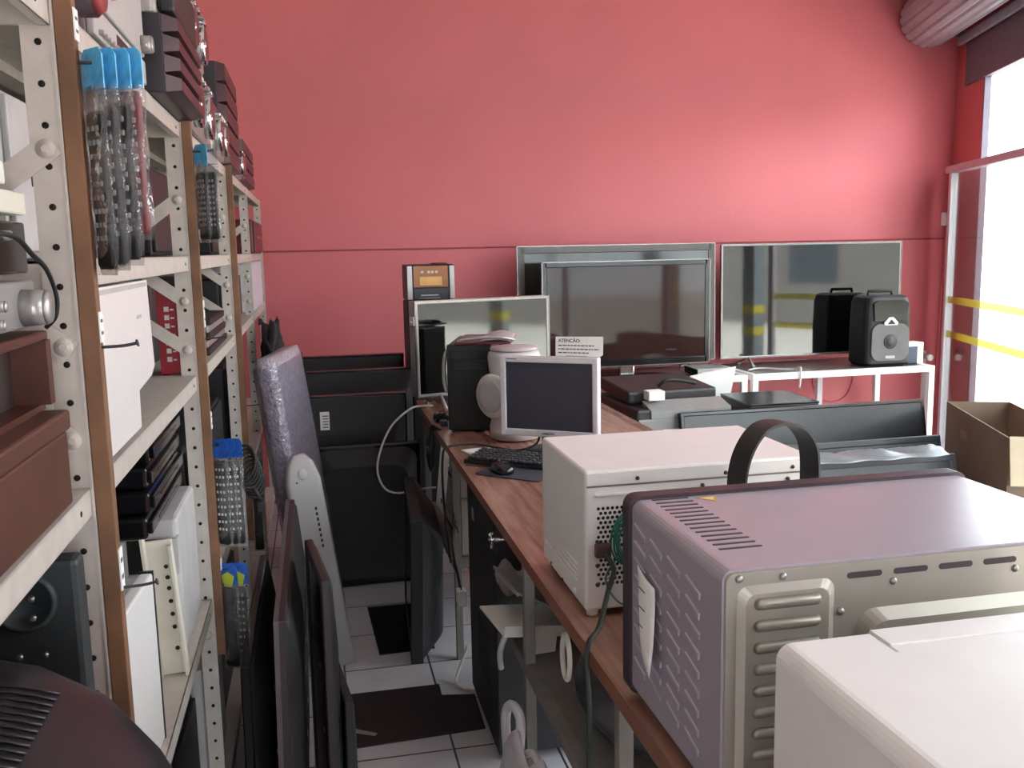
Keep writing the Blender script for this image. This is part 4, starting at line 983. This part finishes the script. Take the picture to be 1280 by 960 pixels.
mb = MB(); mb.b2((-.0935, -.2, .12), (-.09, -.17, .15), .002); mb.build('corner_sticker', ltgrey, t)
t = thing('document_folder', 'dark red folder with loose papers lying on the black computer tower', 'folder', (.70, 3.9, TZ+.362), (0, 0, -.28))
mb = MB(); mb.b2((-.1, -.2, 0), (.13, .17, .008), .002); mb.build('cover', M('wine_folder', '#5e2230', .4), t)
mb = MB(); mb.sheet(lambda u, v: Vector((.0+.13*u, -.17+.31*v, .010+.018*math.sin(PI*u)*(.4+.6*v))), 8, 6, .003); mb.build('papers', M('grey_papers', '#b3a5a8', .5), t)
mb = MB(); mb.tube([(-.09, -.19, .012), (.0, -.195, .025), (.09, -.19, .027), (.14, -.15, .012)], .007, seg=8); mb.build('clear_roll', silver, t)
# white rounded appliance with a disc on its side
t = thing('white_rounded_appliance', 'white rounded upright appliance with a round side disc behind the monitor', 'appliance', (.755, 3.545, TZ))
wr = M('warm_white_shell', '#cfcbca', .3)
mb = MB(); mb.lathe([(.075, 0), (.098, .006), (.1, .05), (.085, .12), (.082, .2), (.1, .28), (.104, .33), (.1, .345), (.085, .352), (.0, .353)], sx=1., sy=.95); mb.build('body', wr, t)
mb = MB(); mb.at((-.07, -.055, .185), (0, 0, .6)); mb.lathe([(.0, -.055), (.055, -.055), (.082, -.048), (.088, -.04), (.084, -.03), (.06, .01), (.04, .04)], (0, 0, 0), 'x'); mb.build('side_disc', wr, t)
mb = MB(); mb.at((-.07, -.055, .185), (0, 0, .6)); mb.lathe([(.045, -.058), (.062, -.058), (.064, -.054), (.043, -.054)], (0, 0, 0), 'x'); mb.build('disc_ring', ltgrey, t)
mb = MB(); mb.lathe([(.0, .353), (.09, .353), (.094, .358), (.088, .366), (.0, .367)]); mb.build('lid', M('pinkish_lid', '#b9aaae', .35), t)
# cables on the table
t = thing('tangled_adapter', 'small tangle of dark cables and an adapter on the table beside the computer tower', 'cable', (.525, 3.97, TZ))
for k in range(4):
    mb = MB(); mb.tube([(-.01+.028*math.cos(1.7*i+k), .045*math.sin(1.3*i+2*k), .008+.012*((i+k) % 3)) for i in range(9)], .0035, seg=6, sub=5); mb.build('cable_loop', rubber, t)
mb = MB(); mb.box((-.01, -.09, .014), (.03, .05, .024), .004); mb.build('adapter', dkgrey, t)
t = thing('bundled_cable', 'black bundled cable hanging over the far table edge before the pale printer', 'cable', (.455, 3.8, TZ-.04))
for k in range(5):
    mb = MB(); mb.tube([(.02+.004*k, -.02, .045), (-.0+.004*k, .0, .06-.004*k), (-.012, .015+.01*k, .0), (-.01-.003*k, .03, -.07), (-.005, .01+.012*k, -.12-.006*k), (.0, -.015, -.06), (.003, -.015, .02)], .0035, seg=6, sub=5); mb.build('cable_strand', rubber, t)
mb = MB(); mb.cyl((-.012, .02, -.035), (-.006, .03, -.06), .018, seg=12); mb.build('tie_wrap', dkgrey, t)
t = thing('white_loop_cable', 'long white cable looping out into the aisle from the far table end', 'cable', (.48, 4.32, TZ))
mb = MB(); mb.tube([(.05, .05, .008), (.0, .05, .01), (-.06, .04, .0), (-.15, .02, -.07), (-.21, .0, -.18), (-.23, -.02, -.28), (-.2, -.03, -.36), (-.14, -.04, -.385), (-.06, -.06, -.37), (.03, -.12, -.35)], .005, seg=8); mb.build('cord', cord_w, t)
# ================================================================== under the table
beige = M('grey_beige_plastic', '#9b938e', .5)
def machine(name, label, cat, lo, hi, mat, group=None, extra=None):
    c = [(a+b)/2 for a, b in zip(lo, hi)]; t = thing(name, label, cat, (c[0], c[1], lo[2]), 0, group)
    d = [b-a for a, b in zip(lo, hi)]
    mb = MB(); mb.b2((-d[0]/2, -d[1]/2, 0), (d[0]/2, d[1]/2, d[2]), .012); mb.build('housing', mat, t)
    mb = MB(); mb.b2((-d[0]/2-.006, -d[1]*.44, d[2]*.5), (-d[0]/2+.002, d[1]*.44, d[2]*.94), .004); mb.build('front_cover', mat, t)
    mb = MB(); mb.b2((-d[0]/2-.004, -d[1]*.4, d[2]*.1), (-d[0]/2+.002, d[1]*.4, d[2]*.42), .003); mb.m(1); mb.b2((-d[0]/2-.0055, -d[1]*.3, d[2]*.25), (-d[0]/2-.003, d[1]*.3, d[2]*.3)); mb.build('tray', [mat, holeb], t)
    return t
machine('laser_printer', 'grey-beige printer on the shelf under the far table end', 'printer', (.53, 3.62, .645), (.95, 4.12, .855), beige)
machine('laser_printer', 'lower grey-beige printer under the other one at the far table end', 'printer', (.53, 3.62, .403), (.95, 4.12, .645), beige)
t = thing('hanging_paper', 'white sheet hanging from the table edge before the beige printers', 'paper', (.468, 3.52, .62), (0, 0, 0))
mb = MB(); mb.sheet(lambda u, v: Vector((.004*math.sin(4*u)-.02*(1-v), -.11+.21*u+.05*(1-v), .0+.25*v)), 6, 8, .001); mb.m(1); mb.b2((-.016, .03, .03), (-.0125, .05, .05)); mb.build('sheet', [paper, ink], t)
t = thing('computer_tower', 'tall black computer case standing under the table beside the aisle', 'computer', (.70, 3.0, 0), (0, 0, 0))
mb = MB(); mb.b2((-.19, -.26, .03), (.2, .26, .86), .006); mb.build('case', blackm, t)
for x in (-.15, .15):
    mb = MB(); mb.b2((x-.02, -.24, 0), (x+.02, .24, .03), .004); mb.build('foot', rubber, t)
mb = MB(); mb.b2((-.1915, .12, .70), (-.19, .16, .745), .0005, 1); mb.build('corner_sticker', ltgrey, t)
mb = MB()
for i in range(10): mb.b2((-.1905, -.12, .2+.02*i), (-.1895, .08, .208+.02*i))
mb.build('vent_slots', holeb, t)
t = thing('wire_bundle', 'bundle of brown and black wires with a white plug hanging beside the black computer case', 'cable', (.476, 3.27, .5))
for k in range(6):
    mb = MB(); mb.tube([(.02, .25-.02*k, .12-.01*k), (.0+.004*k, .16+.01*k, .07), (-.01, .08, .02-.01*k), (.0, .02+.012*k, -.06), (.005, -.02+.01*k, -.12)], .003, seg=6); mb.build('wire', (rubber, M('brown_wire', '#5a4038', .6))[k % 2], t)
mb = MB(); mb.b2((-.015, -.03, -.16), (.02, .02, -.10), .004); mb.build('plug', whitep, t)
# shelf clutter facing the aisle
t = thing('crumpled_paper', 'crumpled brown-white wrapping paper on top of the upper shelf clutter', 'paper', (.60, 2.58, .622))
R = random.Random(5); ns = [(R.random()*6, R.random()*6) for _ in range(3)]
mb = MB(); mb.sheet(lambda u, v: Vector(((u-.5)*.22, (v-.5)*.14, .055+.03*math.sin(9*u+ns[0][0])*math.sin(7*v+ns[0][1])+.02*math.sin(17*u+5*v))), 18, 18, .002); mb.build('wrapping', M('dirty_white_paper', '#a59b91', .8, bump=.3), t)
t = thing('white_tray', 'white plastic paper tray jutting out from the shelf under the table', 'tray', (.55, 2.44, .606), (0, .12, .08))
mb = MB(); mb.prism([(-.11, -.12), (.12, -.12), (.12, .12), (-.12, .10)], 'z', 0, .006); mb.prism([(-.11, -.12), (.12, -.12), (.12, -.116), (-.11, -.116)], 'z', 0.006, .03); mb.prism([(-.05, -.121), (.04, -.121), (.0, -.118), (-.03, -.118)], 'z', -.08, 0); mb.build('tray_plate', whitep, t)
mb = MB(); mb.tube([(-.10, -.1, .0), (-.11, -.1, -.05), (-.10, -.09, -.1)], .008, seg=6); mb.build('support_leg', ltgrey, t)
t = thing('grey_panel', 'slanted grey panel wedged on the shelf under the table edge', 'panel', (.56, 2.40, .70), (0, .5, .1))
mb = MB(); mb.b2((-.1, -.1, -.004), (.1, .12, .004), .002); mb.build('sheet', midgrey, t)
mb = MB(); mb.b2((-.09, -.09, -.01), (-.085, .11, -.004)); mb.build('rim', ltgrey, t)
t = thing('silver_bracket', 'small silver tap-like bracket under the table edge above the grey panel', 'bracket', (.50, 2.62, .79))
mb = MB(); mb.cyl((-.03, 0, 0), (.06, 0, .0), .006); mb.cyl((-.02, 0, -.025), (-.02, 0, .02), .006); mb.cyl((-.03, -.012, .018), (-.01, .012, .022), .005); mb.build('bracket_arms', chrome, t)
t = thing('dark_parts_bin', 'dark bin of jumbled parts deep on the shelf behind the white tray', 'bin', (1.0, 2.35, .56))
mb = MB(); mb.b2((-.2, -.24, 0), (.2, .24, .2), .01); mb.build('bin', dkgrey, t)
R = random.Random(9)
for i in range(14):
    mb = MB(); mb.box((R.uniform(-.16, .16), R.uniform(-.2, .2), .21+.02*R.random()), (R.uniform(.03, .09), R.uniform(.03, .08), R.uniform(.02, .05)), .004, 1, rot=(R.random(), R.random(), R.random()*3)); mb.build('loose_part', (blackm, dkgrey, midgrey, black)[i % 4], t)
t = thing('white_ring', 'white plastic ring hanging under the table edge by the power cord', 'ring', (.50, 1.86, .76))
mb = MB(); mb.tube([(0, .03*math.cos(2*PI*i/12), .05*math.sin(2*PI*i/12)) for i in range(13)], .006, seg=8, sub=4); mb.build('ring', cord_w, t)
t = thing('black_plastic_sack', 'black plastic sack with a pale label lying on the upper shelf under the oven', 'sack', (.72, 1.86, .56))
def blob(mb, rx, ry, rz, seed, n=22, m=12, amp=.12, flat=True):
    R = random.Random(seed); ph = [(R.uniform(2, 7), R.uniform(2, 7), R.random()*6) for _ in range(5)]
    rings = []
    for j in range(m+1):
        b_ = PI*j/m; ring = []
        for i in range(n):
            a = 2*PI*i/n; k = 1+sum(amp/(1+q)*math.sin(round(f1)*a+f2*b_+p) for q, (f1, f2, p) in enumerate(ph))
            s_ = max(.02, math.sin(b_)**.6)
            ring.append((rx*s_*math.cos(a)*k, ry*s_*math.sin(a)*k, rz*(1-math.cos(b_))*(k if 0 < j < m else 1)))
        rings.append(ring)
    mb.loft(rings, smooth=True); return mb
blob(MB(), .19, .23, .1, 11, amp=.08).build('sack', M('black_film', '#3a3a40', .3), t)
mb = MB(); mb.box((-.08, -.06, .2), (.08, .045, .002), rot=(.15, -.4, .3)); mb.build('label', M('grey_label', '#aab0b2', .4), t)
t = thing('white_plastic_bag', 'white plastic carrier bag with tied handles on the floor before the table shelf', 'bag', (.405, 1.84, 0))
bagm = M('white_film', '#c9c6cd', .35, var=.05)
blob(MB(), .058, .2, .262, 4, amp=.05).build('bag_body', bagm, t)
mb = MB(); mb.tube([(.0, .1, .48), (.02, .16, .55), (.01, .22, .56), (.0, .24, .51), (-.0, .2, .38)], .012, seg=8); mb.build('tied_handle', bagm, t)
mb = MB(); mb.tube([(.0, .12, .47), (.02, .04, .535), (.02, -.06, .53), (.0, -.1, .48)], .009, seg=8); mb.build('tied_handle', bagm, t)
t = thing('olive_sack', 'olive and black cloth sack on the floor beside the white plastic bag', 'sack', (.86, 1.78, 0))
blob(MB(), .22, .21, .22, 8, amp=.12).build('sack', M('olive_cloth', '#55574a', .8, var=.4, scale=6), t)
# ================================================================== aisle
GA = 'black televisions standing on end at the end of the aisle'
television('front black television standing on end at the aisle end, back showing a rating sticker', .56, .97, (.14, 4.66, 0), (-.12, 0, PI), th=.03, hump=.05, group=GA, sticker=(.12, .86))
television('second black television on end, right behind the one with the sticker', .64, 1.05, (.17, 4.95, 0), (-.10, 0, PI), th=.03, hump=.05, group=GA)
television('rearmost black television on end, its top nearest the red wall', .66, 1.09, (.14, 5.25, 0), (-.08, 0, PI), th=.03, hump=.05, group=GA)
t = thing('flat_television', 'small black television back propped low against the sticker television', 'television', (.20, 4.53, 0), (-.12, 0, PI), GA)
mb = MB(); mb.b2((-.27, .0, 0), (.27, .03, .74), .01); mb.build('bezel', blackg, t)
mb = MB(); mb.b2((-.25, -.003, .02), (.25, .001, .72)); mb.build('screen', screenbg, t)
mb = MB(); mb.loft([[(x, .029, z+.37) for x, z in rrect(.5, .70, .06)], [(x, .09, z+.36) for x, z in rrect(.4, .58, .07)]], smooth=False); bc = mb.build('rear_cover', blackm, t)
mb = MB()
for z in (.62, .5, .36):
    mb.ball((.22, .04, z), (.012, .006, .008), 10)
mb.build('screw_cap', chrome, bc)
television('black television on edge against the table shelves, thick back edge towards the viewer', .72, .60, (.33, 3.9, 0), (-.03, 0, -PI/2-.06), th=.05, hump=.085, bw=.03, bez=blackm)
# things leaning at the rack
bubble = M('lilac_foam_wrap', '#a9a3ae', .4, var=.25, scale=60, bump=.9, bscale=90)
t = thing('wrapped_panel', 'tall lilac-grey panel wrapped in bubble film leaning on the rack', 'panel', (-.012, 3.97, 0), (.0, -.12, -.17))
mb = MB(); mb.loft([[(x, y, z) for x, y in rrect(.085*k, .56*k2, .03)] for z, k, k2 in ((0, .9, 1), (.02, 1, 1), (.5, 1.1, 1), (1.0, 1.05, 1), (1.2, 1, .99), (1.245, .8, .97))]); mb.build('wrapped_body', bubble, t)
mb = MB(); mb.loft([[(x-.004, y, z) for x, y in rrect(.095*k, .58*k2, .03)] for z, k, k2 in ((.02, 1, 1), (.5, 1.12, 1), (1.0, 1.08, .98), (1.21, 1.04, 1))], caps=False); mb.build('clear_film', clear_film('clear_wrap', '#f2f0f4', .15, .06, 0, bump=.9, bscale=30), t)
t = thing('plastic_cover', 'white slim cover with black dots and a moulded top leaning before the wrapped panel', 'cover', (.02, 3.62, 0), (.0, -.13, .2))
mb = MB(); pts = [(-.02, 0), (.03, 0), (.03, .80), (.02, .87), (-.0, .88), (-.02, .83)]
mb.loft([[(x, y, 0) for x, y in rrect(.14, .05, .02)], [(x, y, .78) for x, y in rrect(.14, .05, .02)], [(x+.0, y, .85) for x, y in rrect(.105, .045, .02)], [(x+.0, y, .885) for x, y in rrect(.05, .03, .012)]], smooth=True); cv = mb.build('cover_shell', M('dull_white_shell', '#aeaaa9', .4, var=.04), t)
mb = MB(); mb.ball((.0, -.022, .81), (.02, .008, .025), 12); mb.build('moulded_dimple', ltgrey, cv)
mb = MB()
for i in range(8): mb.b2((.022, -.027, .66-.022*i), (.03, -.0245, .672-.022*i))
mb.b2((-.03, -.027, .78), (-.024, -.0245, .786)); mb.build('black_dots', inkdk, cv)
GB = 'dark televisions on edge leaning on the rack'
television('dark maroon-edged television on edge leaning on the rack under the wrapped panel', 1.1, .80, (-.145, 2.68, 0), (-.02, 0, -PI/2), th=.028, hump=.03, group=GB, edge=M('dull_rim', '#5a5357', .4, .4), bez=M('maroon_black_bezel', '#271c20', .5))
television('tall black television seen end-on in the aisle, nearest the tile gap', .36, .84, (-.045, 2.44, 0), (-.005, 0, -PI/2+.12), th=.024, hump=.018, group=GB, bez=M('maroon_black_bezel', '#271c20', .5), bw=.03)
television('low black television end-on at the bottom of the aisle, before the tall one', .34, .50, (.004, 2.46, 0), (-.002, 0, -PI/2+.12), th=.02, hump=.012, group=GB, bw=.03, bez=blackm)
television('black television lying close to the rack foot behind the end-on pair', .9, .62, (-.235, 2.75, 0), (-.01, 0, -PI/2), th=.025, hump=.035, group=GB)
t = thing('rumpled_bag', 'black rumpled bag hung at the far end of the rack above the wrapped panel', 'bag', (-.222, 4.95, .98))
blob(MB(), .055, .16, .145, 21, amp=.16).build('rumpled_body', blackm, t)
mb = MB(); mb.tube([(-.03, 0, .26), (-.055, 0, .33), (-.06, .0, .30)], .008, seg=6); mb.build('hanging_loop', black, t)
# floor
GMt = 'black mats on the tiled floor'
t = thing('floor_mat', 'large black mat lying across the aisle at the bottom of the picture', 'mat', (.22, 3.13, 0), (0, 0, -.02), GMt)
mb = MB(); mb.prism([(-.26, -.19), (.29, -.15), (.29, .1), (.17, .12), (.17, .21), (-.26, .2)], 'z', 0, .006); mb.build('mat', M('black_mat', '#171619', .4, var=.3, scale=8), t)
mb = MB(); mb.prism([(-.22, -.02), (-.08, -.11), (-.09, -.125), (-.225, -.05)], 'z', .006, .008); mb.build('paper_scrap', midgrey, t)
t = thing('floor_mat', 'small black glossy mat under the standing television', 'mat', (.30, 3.92, 0), (0, 0, 0), GMt)
mb = MB(); mb.prism([(-.13, .27), (.12, .27), (.12, -.25), (-.11, -.26)], 'z', 0, .006); mb.build('mat', blackg, t)
mb = MB(); mb.b2((-.12, .255, .006), (.11, .265, .008)); mb.build('edge_strip', black, t)
t = thing('floor_cable', 'white cable curling on the tiles at the foot of the table', 'cable', (.50, 3.30, 0))
mb = MB(); mb.tube([(.02, .1, .12), (-.03, .06, .03), (-.04, .0, .008), (.02, -.05, .008), (.1, -.04, .008)], .006, seg=8); mb.build('cord', cord_w, t)
# ================================================================== daylight
wd = bpy.data.worlds.new('sky'); SC.world = wd; wd.use_nodes = True
bg = wd.node_tree.nodes['Background']; bg.inputs['Color'].default_value = (.87, .94, 1., 1); bg.inputs['Strength'].default_value = 12.
sun = bpy.data.lights.new('sun', 'SUN'); sun.energy = 20; sun.angle = .01; sun.color = (1, .96, .9)
so = bpy.data.objects.new('sun', sun); COL.objects.link(so)
so.rotation_euler = Vector((.75, .12, -1.2)).to_track_quat('-Z', 'Y').to_euler()   # from behind the shop: the room stays in shade
pl = bpy.data.lights.new('shop_front_portal', 'AREA'); pl.shape = 'RECTANGLE'; pl.size = 6.8; pl.size_y = 2.6
pl.cycles.is_portal = True
po = bpy.data.objects.new('shop_front_portal', pl); COL.objects.link(po)
po.location = F(4.0, -.03, 1.35)
po.rotation_euler = Vector((FN.x, FN.y, 0)).to_track_quat('-Z', 'Z').to_euler()
vs = SC.view_settings; vs.view_transform = 'Standard'; vs.look = 'None'; vs.gamma = 1; vs.use_curve_mapping = False
vs.exposure = 0.
SC.cycles.max_bounces = 10; SC.cycles.diffuse_bounces = 5; SC.cycles.glossy_bounces = 4; SC.cycles.transparent_max_bounces = 24
SC.cycles.caustics_reflective = False; SC.cycles.caustics_refractive = False
SC.cycles.use_denoising = True
SC.cycles.sample_clamp_indirect = 6
